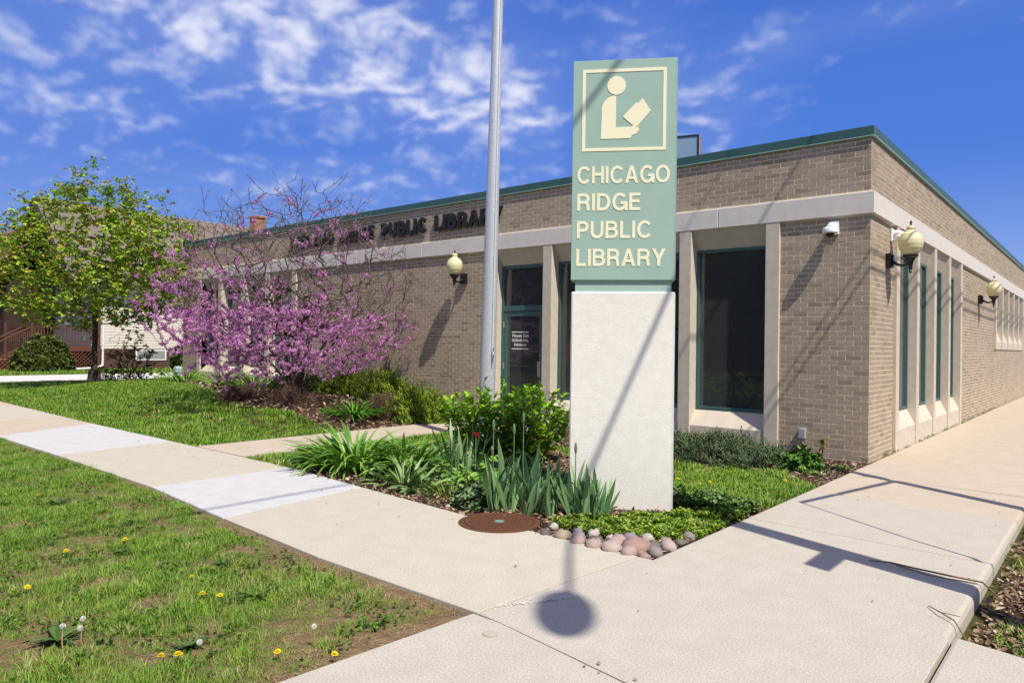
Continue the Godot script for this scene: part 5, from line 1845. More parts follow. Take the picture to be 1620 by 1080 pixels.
func build_bed_plants():
	var lily := leaf_mats("lily leaf", [Color8(92, 136, 44), Color8(108, 150, 54), Color8(78, 120, 38), Color8(132, 164, 74)], 0.45, 0.36)
	var iris := leaf_mats("iris leaf", [Color8(92, 128, 86), Color8(106, 142, 92), Color8(78, 114, 76), Color8(126, 156, 108)], 0.4, 0.45)
	var tulip := leaf_mats("tulip leaf", [Color8(112, 142, 84), Color8(128, 154, 88), Color8(100, 132, 84)], 0.35, 0.42)
	strap_clump("lily_clump", "big arching clump of strap leaves spilling over the white walk slab", "lily", gp(-4.55, 4.98), 280, Vector2(0.5, 0.78), 0.042, Vector2(0.08, 0.85), Vector2(0.8, 2.1), 0.42, lily, 81, "lily clumps", 0.3, Vector2(1.15, 0.85))
	strap_clump("lily_clump", "narrower clump of strap leaves joining the right end of the big clump", "lily", gp(-3.9, 4.7), 170, Vector2(0.45, 0.7), 0.04, Vector2(0.12, 0.9), Vector2(0.8, 1.8), 0.3, lily, 82, "lily clumps")
	strap_clump("lily_clump", "small fresh green lily clump in front of the dormant shrubs beyond the path", "lily", gp(-8.45, 2.0), 150, Vector2(0.42, 0.6), 0.026, Vector2(0.1, 0.9), Vector2(0.8, 1.8), 0.28, leaf_mats("fresh lily leaf", [Color8(74, 128, 30), Color8(92, 146, 38), Color8(60, 112, 28)], 0.4), 83, "lily clumps")
	for q in [["dark green lily clump at the far left end of the library front", -17.2, 1.0, 84], ["dark green lily clump under the third west window", -15.1, 0.95, 85], ["dark green lily clump left of the yews under the west windows", -13.6, 1.05, 86]]:
		strap_clump("lily_clump", q[0], "lily", gp(q[1], q[2]), 110, Vector2(0.5, 0.75), 0.034, Vector2(0.1, 0.9), Vector2(0.7, 1.7), 0.45, lily, q[3], "lily clumps", 0.3, Vector2(1.6, 0.8))
	# irises
	sword_clump("iris_clump", "large stand of upright blue green sword leaves left of the sign base", gp(-1.55, 5.28), [Vector2(-0.33, 0.12), Vector2(-0.2, -0.12), Vector2(-0.12, 0.2), Vector2(0.0, 0.02), Vector2(0.08, 0.22), Vector2(0.16, -0.12), Vector2(0.25, 0.08), Vector2(-0.4, -0.08), Vector2(-0.05, -0.25), Vector2(0.3, -0.2), Vector2(-0.25, 0.28), Vector2(-0.45, 0.1), Vector2(-0.3, -0.3), Vector2(0.12, 0.1), Vector2(-0.14, 0.03)], Vector2(0.30, 0.70), 0.048, iris, 87, 3)
	sword_clump("iris_clump", "smaller stand of sword leaves leaning against the front of the sign base", gp(-1.08, 5.16), [Vector2(-0.12, 0.0), Vector2(0.05, 0.08), Vector2(0.16, -0.02), Vector2(0.0, -0.12), Vector2(0.2, 0.1)], Vector2(0.34, 0.56), 0.044, iris, 88, 1)
	sword_clump("iris_clump", "upright sword leaves behind the red tulip at the back of the bed", gp(-3.35, 4.35), [Vector2(-0.15, 0.05), Vector2(0.02, -0.08), Vector2(0.12, 0.1), Vector2(-0.04, 0.15), Vector2(0.2, -0.05)], Vector2(0.5, 0.76), 0.042, iris, 89)
	sword_clump("iris_clump", "dark sword leaves between the stand and the shrub", gp(-1.95, 4.75), [Vector2(-0.2, 0.0), Vector2(0.0, 0.1), Vector2(0.15, -0.1), Vector2(0.3, 0.05)], Vector2(0.4, 0.6), 0.04, iris, 90)
	# tulips and odd perennials between
	strap_clump("tulip_clump", "low clump of broad grey green tulip leaves beside the big lily clump", "tulip", gp(-3.35, 5.25), 60, Vector2(0.28, 0.46), 0.042, Vector2(0.15, 1.0), Vector2(0.4, 1.3), 0.26, tulip, 91, "", 0.45)
	strap_clump("tulip_clump", "pale tulip leaves lying over the mulch at the walk edge", "tulip", gp(-2.95, 5.36), 22, Vector2(0.22, 0.36), 0.06, Vector2(0.5, 1.25), Vector2(0.3, 1.0), 0.14, tulip, 92, "", 0.45)
	var t := thing("red_tulip", "single open red tulip on a tall stalk in the corner bed", "tulip", gp(-2.82, 4.72))
	var ts := MB.new()
	ts.tube([Vector3.ZERO, Vector3(0.02, 0.28, 0.01), Vector3(0.03, 0.52, 0.02)], [0.007, 0.006, 0.005], 6)
	part("stalk", ts, tulip[0], t)
	var red := leafy("red petal", Color8(206, 40, 52), 0.4)
	for i in 6:
		var p := MB.new()
		p.leaf(0.062, 0.05, -0.35, 0.5)
		part("petal", p, red, t, Transform3D(Basis(Vector3.UP, i * TAU / 6) * Basis(Vector3.RIGHT, -0.75), Vector3(0.03, 0.515, 0.02)))
	for q in [[-2.95, 4.85, 0.42], [-2.6, 4.7, 0.40], [-2.72, 4.95, 0.36]]:
		var h := thing("spent_tulip", "spent tulip stalk near the open red tulip", "tulip", gp(q[0], q[1]), 0.0, "spent tulip stalks around the red one")
		var hs := MB.new()
		hs.tube([Vector3.ZERO, Vector3(0.01, q[2], 0.0)], [0.006, 0.005], 6)
		part("stalk", hs, tulip[0], h)
		var pod := MB.new()
		pod.ball(Vector3(0.01, q[2] + 0.015, 0), Vector3(0.011, 0.026, 0.011), 8, 6)
		part("seed_head", pod, plain("spent head", Color8(170, 140, 96), 0.7), h)
	var lm := []
	for i in 3:
		var b := MB.new()
		b.leaf(1.0, 0.75, 0.2 + 0.12 * i, 0.3)
		lm.append(b.mesh())
	var r := RandomNumberGenerator.new()
	r.seed = 93
	for q in [["leafy perennial with broad light green leaves in the middle of the bed", -2.5, 4.85, 0.34, 0.40, 90, [Color8(104, 148, 52), Color8(122, 164, 62), Color8(88, 132, 44)]], ["low leafy perennial behind the tulip leaves", -3.0, 4.85, 0.28, 0.26, 60, [Color8(96, 138, 56), Color8(116, 152, 66)]], ["leafy perennial in the shade under the big shrub", -2.9, 3.9, 0.34, 0.30, 70, [Color8(76, 118, 38), Color8(92, 132, 46)]]]:
		var o := thing("perennial", q[0], "plant", gp(q[1], q[2], -0.01))
		var xf := []
		for i in q[5]:
			var a := r.randf() * TAU
			var e := sqrt(r.randf())
			var s := r.randf_range(0.07, 0.13)
			xf.append(Transform3D((Basis(Vector3.UP, a) * Basis(Vector3.RIGHT, r.randf_range(-0.7, 0.5))).scaled_local(Vector3(s, s, s)), Vector3(sin(a) * e * q[3] * 0.8, q[4] * (1.0 - 0.6 * e * e) * r.randf_range(0.35, 1.0), cos(a) * e * q[3] * 0.8)))
		foliage("leaf", lm, leaf_mats("perennial leaf", q[6]), o, xf, 120)
		stems(o, Vector3(q[3] * 0.7, q[4], q[3] * 0.7), 9, 0.005, tulip[2], int(q[1] * -77))
	var s := thing("sedum_clump", "rounded grey green sedum clump by the manhole cover", "plant", gp(-2.08, 5.48, -0.01))
	mound(s, "foliage", "small", Vector3(0.24, 0.21, 0.22), 420, 0.085, cluster_tint("sedum leaf", Color(0.08, 0.13, 0.05), 0.5), [Color(0.13, 0.21, 0.085), Color(0.16, 0.25, 0.10), Color(0.10, 0.17, 0.07)], 94, 0.5, 0.8)
	strap_clump("grassy_clump", "fine grassy tuft with tiny blue flowers between tulip leaves and sedum", "plant", gp(-2.52, 5.36), 150, Vector2(0.14, 0.28), 0.009, Vector2(0.1, 0.9), Vector2(0.3, 1.3), 0.26, leaf_mats("grassy leaf", [Color8(92, 124, 44), Color8(112, 140, 56)]), 95)
	# groundcovers round the sign
	var lime := cluster_tint("lime stonecrop", Color(0.22, 0.30, 0.02), 0.5)
	var limes := [Color(0.24, 0.36, 0.035), Color(0.19, 0.31, 0.035), Color(0.30, 0.38, 0.05), Color(0.14, 0.25, 0.03)]
	var areas := [["lime green stonecrop carpet between the sign base and the cobbles", PackedVector2Array([Vector2(-1.15, 5.55), Vector2(-1.05, 5.3), Vector2(-0.7, 4.9), Vector2(-0.35, 4.55), Vector2(-0.1, 4.3), Vector2(0.02, 4.3), Vector2(0.02, 5.3), Vector2(-0.25, 5.45), Vector2(-0.5, 5.66), Vector2(-0.9, 5.72)]), 3300, lime, limes, 0.042, 0.05, 0.06],
		["darker green leafy groundcover along the side walk behind the sign", PackedVector2Array([Vector2(-1.0, 4.05), Vector2(-0.55, 3.85), Vector2(0.0, 3.9), Vector2(0.02, 4.35), Vector2(-0.2, 4.35), Vector2(-0.45, 4.42), Vector2(-0.62, 4.36)]), 900, cluster_tint("groundcover leaf", Color(0.09, 0.16, 0.03)), [Color(0.10, 0.19, 0.04), Color(0.14, 0.24, 0.05), Color(0.08, 0.15, 0.035)], 0.075, 0.10, 0.0]]
	var k := 0
	for a in areas:
		var poly: PackedVector2Array = a[1]
		var box := Rect2(poly[0], Vector2.ZERO)
		for p in poly:
			box = box.expand(p)
		var xs := []
		var cs := []
		while xs.size() < a[2]:
			var x := r.randf_range(box.position.x, box.end.x)
			var z := r.randf_range(box.position.y, box.end.y)
			var n := patch.get_noise_2d(x * 4.0, z * 4.0)
			if not inside(Vector2(x, z), poly) or (k == 0 and n < -0.12 and r.randf() < 0.85):
				continue
			var h: float = a[6] * (0.4 + 0.9 * (n * 0.5 + 0.5)) * sqrt(r.randf())
			if k == 0 and z < 4.95 - (x + 0.6) * 0.6 and x > -0.45:
				h *= 1.8
			var s2: float = a[5] * r.randf_range(0.6, 1.3)
			xs.append(Transform3D(Basis.from_euler(Vector3(r.randfn(0, 0.35), r.randf() * TAU, r.randfn(0, 0.35))).scaled_local(Vector3(s2, s2, s2)), gp(x, z, h)))
			cs.append(shade_of(a[4], r))
		var o := swarm(numbered("groundcover"), sprig("small", 96 + k).mesh(), a[3], self, xs, cs)
		tag(o, a[0], "groundcover")
		k += 1

func build_dandelions():
	var yellow := leafy("dandelion petal", Color8(250, 224, 36), 0.5, 0.6)
	var stalk := leafy("dandelion stalk", Color8(136, 150, 84), 0.3)
	var o := thing("dandelion", "yellow dandelion flower open in the mown grass", "flower", Vector3.ZERO, 0.0, "yellow dandelions in the grass")
	var st := MB.new()
	st.tube([Vector3.ZERO, Vector3(0.004, 0.035, 0), Vector3(0.0, 0.068, 0.004)], [0.003, 0.0028, 0.0028], 5)
	part("stalk", st, stalk, o)
	var hd := MB.new()
	for ring in 3:
		for i in 13:
			var one := MB.new()
			one.leaf(0.026 - ring * 0.006, 0.008, 0.1, 0.0)
			hd.put(one, Transform3D(Basis(Vector3.UP, TAU * i / 13 + ring * 0.3) * Basis(Vector3.RIGHT, -0.12 - 0.4 * ring), Vector3(0, 0.068 + ring * 0.002, 0.004)))
	part("flower_head", hd, yellow, o)
	var spots := [[-3.01, 8.26, "near the white walk slab, left of a dark leaf rosette"], [-2.92, 8.51, ""], [-1.89, 8.34, "alone in a worn patch of the verge"], [-1.44, 8.39, ""], [-1.5, 8.46, ""], [-0.83, 9.0, ""], [-0.78, 8.93, "large, lowest in the verge beside another"], [-0.5, 8.59, "alone near the point of the verge"], [-0.28, 8.43, "nearest the corner walk"], [-2.4, 9.08, ""], [-5.52, 8.36, ""], [-3.02, 8.65, ""], [-5.2, 8.15, ""],
		[-0.9, 3.01, "behind the sign on the corner lawn"], [-1.2, 3.09, ""], [-0.91, 3.22, ""], [-0.29, 2.36, "beside the side walk on the corner lawn"], [-1.0, 2.2, ""], [-1.25, 3.16, ""], [2.19, 5.41, ""], [2.26, 5.38, ""], [-10.2, 3.6, ""], [-9.3, 3.5, ""], [-11.5, 3.9, ""], [-16.0, 4.4, ""], [-17.2, 4.6, ""], [-13.0, 4.3, ""], [-14.5, 3.6, ""]]
	var r := RandomNumberGenerator.new()
	r.seed = 5
	for i in spots.size():
		var q = spots[i]
		var d: Node3D = o
		if i > 0:
			d = o.duplicate()
			d.name = numbered("dandelion")
			add_child(d, true)
		d.position = gp(q[0], q[1], -0.005)
		d.rotation = Vector3(r.randf_range(-0.2, 0.35), r.randf() * TAU, r.randf_range(-0.2, 0.2))
		d.scale = Vector3.ONE * r.randf_range(0.75, 1.0)
		d.set_meta("label", "yellow dandelion flower " + q[2] if q[2] else "yellow dandelion flower open in the %s" % ("front verge grass" if q[1] > 7.0 else "corner lawn behind the sign" if q[0] > -2.0 and q[0] < 0.0 else "side street verge" if q[0] > 0.0 else "front lawn before the library"))
	# seed heads
	var fluff := plain("seed fluff", Color8(226, 226, 220), 0.9)
	var sh := thing("dandelion_clock", "white dandelion seed head", "seed head", Vector3.ZERO, 0.0, "dandelion seed heads in the verge")
	var s2 := MB.new()
	s2.tube([Vector3.ZERO, Vector3(0.008, 0.06, 0.0), Vector3(0.012, 0.115, 0.005)], [0.003, 0.0028, 0.0025], 5)
	part("stalk", s2, plain("seed stalk", Color8(168, 140, 104), 0.7), sh)
	var fb := MB.new()
	for i in 60:
		var y := 1.0 - 2.0 * (i + 0.5) / 60
		var a := i * 2.39996
		var d := Vector3(sqrt(1 - y * y) * cos(a), y, sqrt(1 - y * y) * sin(a))
		var c := Vector3(0.012, 0.124, 0.005)
		fb.tube([c + d * 0.003, c + d * 0.014], [0.0005, 0.0017], 3, true)
	part("seed_ball", fb, fluff, sh)
	var spots2 := [[-1.37, 9.22, "beside two others at the bottom of the verge"], [-1.42, 9.12, ""], [-1.33, 9.16, ""], [-0.48, 8.39, "near the point of the verge"], [-0.75, 8.86, "just above two yellow dandelions"]]
	for i in spots2.size():
		var q = spots2[i]
		var d: Node3D = sh
		if i > 0:
			d = sh.duplicate()
			d.name = numbered("dandelion_clock")
			add_child(d, true)
		d.position = gp(q[0], q[1], -0.005)
		d.rotation = Vector3(r.randf_range(-0.15, 0.2), r.randf() * TAU, r.randf_range(-0.2, 0.2))
		d.set_meta("label", "white dandelion seed head " + (q[2] if q[2] else "on a thin stalk in the front verge"))
	# dark leaf rosettes of weeds
	var lm := []
	for i in 3:
		var b := MB.new()
		b.leaf(1.0, 0.2, 0.2 + 0.1 * i, 0.35)
		lm.append(b.mesh())
	var mats := leaf_mats("rosette leaf", [Color8(58, 84, 32), Color8(70, 98, 38), Color8(84, 110, 44)], 0.3)
	for q in [[-2.1, 8.0, "in the middle of the verge below the white slab", 0.16], [-2.85, 8.38, "beside two yellow dandelions left of the verge middle", 0.15], [-1.35, 8.2, "in the worn turf right of the verge middle", 0.2], [-0.95, 8.8, "above the lowest pair of dandelions", 0.16], [-1.5, 9.2, "under the seed heads in the bottom corner", 0.22], [-4.9, 8.1, "far left in the verge", 0.2]]:
		var w := thing("dandelion_rosette", "dark green dandelion leaf rosette " + q[2], "weed", gp(q[0], q[1], 0.004), 0.0, "dandelion rosettes in the verge")
		var xf := []
		for i in 26:
			var s: float = q[3] * r.randf_range(0.4, 0.75)
			xf.append(Transform3D((Basis(Vector3.UP, i * 2.4 + r.randf()) * Basis(Vector3.RIGHT, r.randf_range(-0.75, -0.15))).scaled_local(Vector3(s, s, s)), Vector3(0, 0.004, 0)))
		foliage("leaf", lm, mats, w, xf, 40)

# ---------------------------------------------------------------- the house beyond the drive
func build_house():
	var siding := tex("cream siding", Color8(206, 200, 184), Color8(218, 213, 198), 3.0, 0.01, 0.7)
	var brown := tex("brown painted wall", Color8(84, 62, 54), Color8(96, 72, 62), 2.0, 0.02, 0.85)
	var shingle := tex("grey brown shingle", Color8(112, 102, 94), Color8(134, 122, 112), 1.2, 0.05, 0.95)
	var rshingle := tex("russet shingle", Color8(112, 80, 64), Color8(134, 98, 78), 1.2, 0.05, 0.95)
	var deckwood := tex("red brown deck wood", Color8(92, 58, 46), Color8(110, 72, 58), 1.0, 0.03, 0.8)
	var raw := tex("raw new wood", Color8(186, 146, 88), Color8(204, 166, 108), 0.7, 0.03, 0.85)
	var dark := plain("dark fascia", Color8(58, 46, 42), 0.8)
	var trim := plain("white trim", Color8(228, 230, 232), 0.6)
	var H := thing("house", "cream sided house with brown basement wall and grey brown gable roof behind the young tree", "house", Vector3(-37.0, 0, -4.2))
	var b := MB.new()
	b.span(-10.0, 0.0, -0.2, 1.06, -14.0, 0.0)
	part("basement_wall", b, brown, H)
	var core := MB.new()
	core.span(-9.98, -0.03, 1.06, 4.7, -13.98, -0.03)
	core.prism(PackedVector2Array([Vector2(-10.0, 4.7), Vector2(0.0, 4.7), Vector2(-5.0, 8.6)]), -13.9, -0.1)
	var wl := part("wall", core, siding, H)
	var sid := MB.new()
	sid.prism(PackedVector2Array([Vector2(0, 0), Vector2(0.022, 0.0), Vector2(0.006, 0.142), Vector2(0, 0.142)]), -14.0, 0.0)
	var sm := sid.mesh()
	for i in 25:
		part("siding_board", sm, siding, wl, Transform3D(Basis(), Vector3(-0.03, 1.07 + i * 0.142, 0)))
	var fb := MB.new()
	fb.prism(PackedVector2Array([Vector2(0, 0), Vector2(0.022, 0.0), Vector2(0.006, 0.142), Vector2(0, 0.142)]), 0.0, 10.0)
	var fm := fb.mesh()
	for i in 25:
		part("siding_board", fm, siding, wl, Transform3D(Basis(Vector3.UP, -PI / 2), Vector3(0.0, 1.07 + i * 0.142, -0.03)))
	# the roof: two slopes in stepped courses of shingle, overhanging at the gable
	var rf := MB.new()
	for side in [-1.0, 1.0]:
		for i in 28:
			var u0 := i / 28.0
			var u1 := (i + 1) / 28.0
			var p0 := Vector2(-5.0 + side * 5.7 * (1 - u0), 4.35 + 4.7 * u0)
			var p1 := Vector2(-5.0 + side * 5.7 * (1 - u1), 4.35 + 4.7 * u1)
			rf.prism(PackedVector2Array([p0, p1, p1 + Vector2(0, 0.07), p0 + Vector2(0, 0.10)]), -14.4, 1.6)
	var roof := part("roof", rf, shingle, H)
	var ch := MB.new()
	ch.span(-4.2, -3.5, 6.5, 9.6, -11.2, -10.5, 0.02)
	ch.span(-4.28, -3.42, 9.6, 9.75, -11.28, -10.42, 0.02)
	part("chimney", ch, tex("chimney brick", Color8(150, 106, 78), Color8(172, 128, 96), 0.8, 0.05, 0.9), roof)
	var fa := MB.new()
	for side in [-1.0, 1.0]:
		fa.prism(PackedVector2Array([Vector2(-5.0, 8.98), Vector2(-5.0, 8.66), Vector2(-5.0 + side * 5.72, 4.0), Vector2(-5.0 + side * 5.72, 4.32)]), 1.6, 1.68)
		fa.prism(PackedVector2Array([Vector2(-5.0, 8.86), Vector2(-5.0, 8.80), Vector2(-5.0 + side * 5.6, 4.26), Vector2(-5.0 + side * 5.6, 4.32)]), 0.0, 1.59)
	part("fascia", fa, dark, roof)
	var ga := MB.new()
	ga.prism(PackedVector2Array([Vector2(-9.4, 4.72), Vector2(-0.6, 4.72), Vector2(-5.0, 8.3)]), -0.02, 0.04)
	part("gable", ga, brown, H)
	var wing := MB.new()
	for i in 22:
		var u0 := i / 22.0
		var u1 := (i + 1) / 22.0
		wing.quad(Vector3(-26, 5.0 + 4.3 * u0 + 0.03, 3.6 - 5.4 * u0), Vector3(-5.6 - 0.6 * u0, 5.0 + 4.3 * u0 + 0.03, 3.6 - 5.4 * u0), Vector3(-5.6 - 0.6 * u1, 5.0 + 4.3 * u1, 3.6 - 5.4 * u1), Vector3(-26, 5.0 + 4.3 * u1, 3.6 - 5.4 * u1), Vector3(0, 1, 0.5))
	wing.span(-26, -5.8, 4.9, 4.99, 2.5, 3.58)
	wing.span(-26, -5.8, 4.99, 9.2, -2.1, -1.9)
	part("wing_roof", wing, rshingle, H)
	var ww := MB.new()
	ww.span(-25.5, -6.6, -0.2, 4.9, -1.8, 2.4)
	part("wing_wall", ww, tex("weathered brown boards", Color8(58, 46, 40), Color8(72, 58, 50), 2.0, 0.02, 0.9), H)
	var bw := MB.new()
	bw.span(0.0, 0.03, 0.45, 1.02, -3.3, -1.7, 0.004)
	var bwin := part("window", bw, trim, H)
	var pane := MB.new()
	pane.span(0.025, 0.034, 0.52, 0.96, -3.22, -1.78)
	part("pane", pane, plain("frosted pane", Color8(150, 152, 146), 0.3), bwin)
	var ds := MB.new()
	ds.tube([Vector3(0.06, 4.3, -0.08), Vector3(0.06, 0.35, -0.08), Vector3(0.1, 0.2, -0.05), Vector3(0.3, 0.1, 0.35), Vector3(0.9, 0.06, 1.6)], [0.055, 0.055, 0.055, 0.055, 0.06], 8)
	part("downspout", ds, trim, H)
	# the deck on the near side of the gable, stairs at its far end
	var D := thing("deck", "red brown wooden deck with baluster railing, lattice skirt and stairs beside the house", "deck", Vector3(-37.0, 0, -4.2))
	var fl := MB.new()
	fl.span(-4.0, 0.05, 1.16, 1.2, 0.02, 3.0)
	fl.span(0.0, 0.06, 0.92, 1.159, 0.02, 3.0)
	fl.span(-4.0, -0.002, 0.92, 1.159, 2.94, 3.0)
	part("floor", fl, deckwood, D)
	var rl := MB.new()
	rl.span(-0.03, 0.06, 2.06, 2.11, 0.02, 3.0)
	rl.span(0.0, 0.04, 1.30, 1.36, 0.02, 3.0)
	rl.span(-4.0, -0.03, 2.06, 2.11, 2.92, 3.0)
	part("rail", rl, deckwood, D)
	var bal := MB.new()
	bal.span(-0.018, 0.018, 1.36, 2.06, -0.018, 0.018)
	var bm := bal.mesh()
	for i in 22:
		part("baluster", bm, deckwood, D, Transform3D(Basis(), Vector3(0.02, 0, 0.1 + i * 0.135)))
	for i in 12:
		part("baluster", bm, deckwood, D, Transform3D(Basis(), Vector3(-0.3 - i * 0.3, 0, 2.96)))
	var ps := MB.new()
	ps.span(-0.05, 0.05, -0.2, 2.3, -0.05, 0.05)
	var pm := ps.mesh()
	for q in [[0.0, 0.1], [0.0, 3.05], [-4.0, 3.05]]:
		part("post", pm, deckwood, D, Transform3D(Basis(), Vector3(q[0], 0, q[1])))
	var lt := MB.new()
	for i in 26:
		for s in [-1.0, 1.0]:
			var z := -0.9 + i * 0.19
			var a := Vector3(0.02 if s > 0 else 0.034, 0.0, z)
			var c := Vector3(a.x, 0.9, z + 0.9 * s)
			if s < 0:
				a.z += 0.9
				c.z += 0.9
			if minf(a.z, c.z) < 0.02 or maxf(a.z, c.z) > 4.9:
				continue
			var m := (a + c) * 0.5
			lt.box(m, Vector3(0.012, a.distance_to(c), 0.04), 0.0, Basis(Vector3.RIGHT, s * PI / 4))
	part("lattice", lt, deckwood, D)
	for i in 7:
		var t := MB.new()
		t.span(-1.35, -0.05, 1.16 - (i + 1) * 0.165, 1.2 - (i + 1) * 0.165, 3.0 + i * 0.28, 3.3 + i * 0.28)
		part("stair_tread", t, raw, D)
	var sr := MB.new()
	sr.prism(PackedVector2Array([Vector2(3.0, 1.15), Vector2(5.0, -0.03), Vector2(5.0, -0.2), Vector2(4.6, -0.2), Vector2(3.0, 0.75)]), 0.0, 0.05, Transform3D(Basis(Vector3(0, 0, 1), Vector3(0, 1, 0), Vector3(-1, 0, 0)), Vector3(0.0, 0, 0)))
	part("stringer", sr, deckwood, D)
	var hr := MB.new()
	hr.tube([Vector3(0.0, 2.08, 3.05), Vector3(0.0, 0.95, 5.0)], [0.04, 0.04], 6)
	hr.tube([Vector3(0.0, 1.35, 3.05), Vector3(0.0, 0.22, 5.0)], [0.03, 0.03], 6)
	hr.tube([Vector3(-1.4, 2.08, 3.05), Vector3(-1.4, 0.95, 5.0)], [0.04, 0.04], 6)
	hr.tube([Vector3(0.0, -0.1, 5.0), Vector3(0.0, 1.0, 5.0)], [0.05, 0.05], 6)
	part("hand_rail", hr, deckwood, D)
	for i in 13:
		var z := 3.2 + i * 0.14
		part("baluster", bm, deckwood, D, Transform3D(Basis(), Vector3(0.0, -0.72 - (i + 1) * 0.081, z)))
	# planting round the house
	var gb := cluster_tint("box leaves", Color(0.05, 0.08, 0.01), 0.5)
	var o := thing("round_bush", "large round clipped green bush in front of the deck stairs", "shrub", gp(-36.0, -1.35, -0.05))
	mound(o, "foliage", "small", Vector3(1.2, 1.75, 1.25), 5200, 0.15, gb, [Color(0.07, 0.10, 0.018), Color(0.10, 0.135, 0.022), Color(0.055, 0.08, 0.018), Color(0.14, 0.17, 0.03)], 101, 0.62, 0.3, -0.2, 0.1)
	stems(o, Vector3(1.0, 1.4, 1.0), 8, 0.02, M.bark, 101)
	var h := thing("hedge", "tall narrow dark green hedge at the right end of the far house", "hedge", gp(-34.9, -7.6, -0.05))
	mound(h, "foliage", "small", Vector3(0.75, 1.6, 0.8), 3000, 0.15, gb, [Color(0.045, 0.075, 0.015), Color(0.065, 0.10, 0.018)], 102, 0.6, 0.4, -0.2, 0.1)
	stems(h, Vector3(0.5, 1.4, 0.5), 6, 0.02, M.bark, 102)
	var u := thing("straggly_shrub", "straggly shrub with bare crooked branches at the right foot of the young tree", "shrub", gp(-20.9, 0.95, -0.03))
	var r := RandomNumberGenerator.new()
	r.seed = 103
	var goals := []
	for i in 120:
		var d := Vector3(r.randfn(), absf(r.randfn()), r.randfn()).normalized() * pow(r.randf(), 0.5)
		goals.append(Vector3(d.x * 1.25, 0.15 + d.y * 1.75, d.z * 0.9))
	var w := grow([[Vector3.ZERO, Vector3(0.05, 0.3, 0.02)]], goals, 0.14, 104, 0.25, 0.2)
	var rad := thicken(w, 0.006, 2.3)
	part("branches", wood(w, rad, 0.0, 9.0), M.bark, u)
	var xs := []
	var cs := []
	for i in w.pos.size():
		var p: Vector3 = w.pos[i]
		if rad[i] > 0.012 or (p.y > 1.0 and p.dot(Vector3(0.766, 0, -0.643)) < 0.1):
			continue
		for k in 3:
			var s := r.randf_range(0.06, 0.11)
			xs.append(Transform3D(Basis(Vector3.UP, r.randf() * TAU).scaled_local(Vector3(s, s, s)), p + Vector3(r.randfn(), r.randfn(), r.randfn()) * 0.05))
			cs.append(shade_of([Color(0.08, 0.11, 0.02), Color(0.12, 0.15, 0.03), Color(0.06, 0.09, 0.02)], r))
	swarm("foliage", sprig("maple", 105).mesh(), cluster_tint("straggly leaves", Color(0.1, 0.13, 0.02)), u, xs, cs)
	var gm := thing("gas_meter", "small pale blue grey utility meter at the left end of the library front", "utility meter", gp(-19.0, 0.35, 0.0))
	var mb := MB.new()
	mb.span(-0.12, 0.12, 0.22, 0.45, -0.1, 0.1, 0.05)
	part("meter_box", mb, plain("pale meter paint", Color8(160, 182, 200), 0.5), gm)
	var mp := MB.new()
	mp.tube([Vector3(-0.12, 0.3, 0), Vector3(-0.12, -0.05, 0)], [0.03, 0.03], 8)
	mp.tube([Vector3(0.1, 0.3, 0), Vector3(0.1, -0.05, 0)], [0.03, 0.03], 8)
	part("pipe", mp, plain("pipe paint", Color8(140, 156, 170), 0.5), gm)

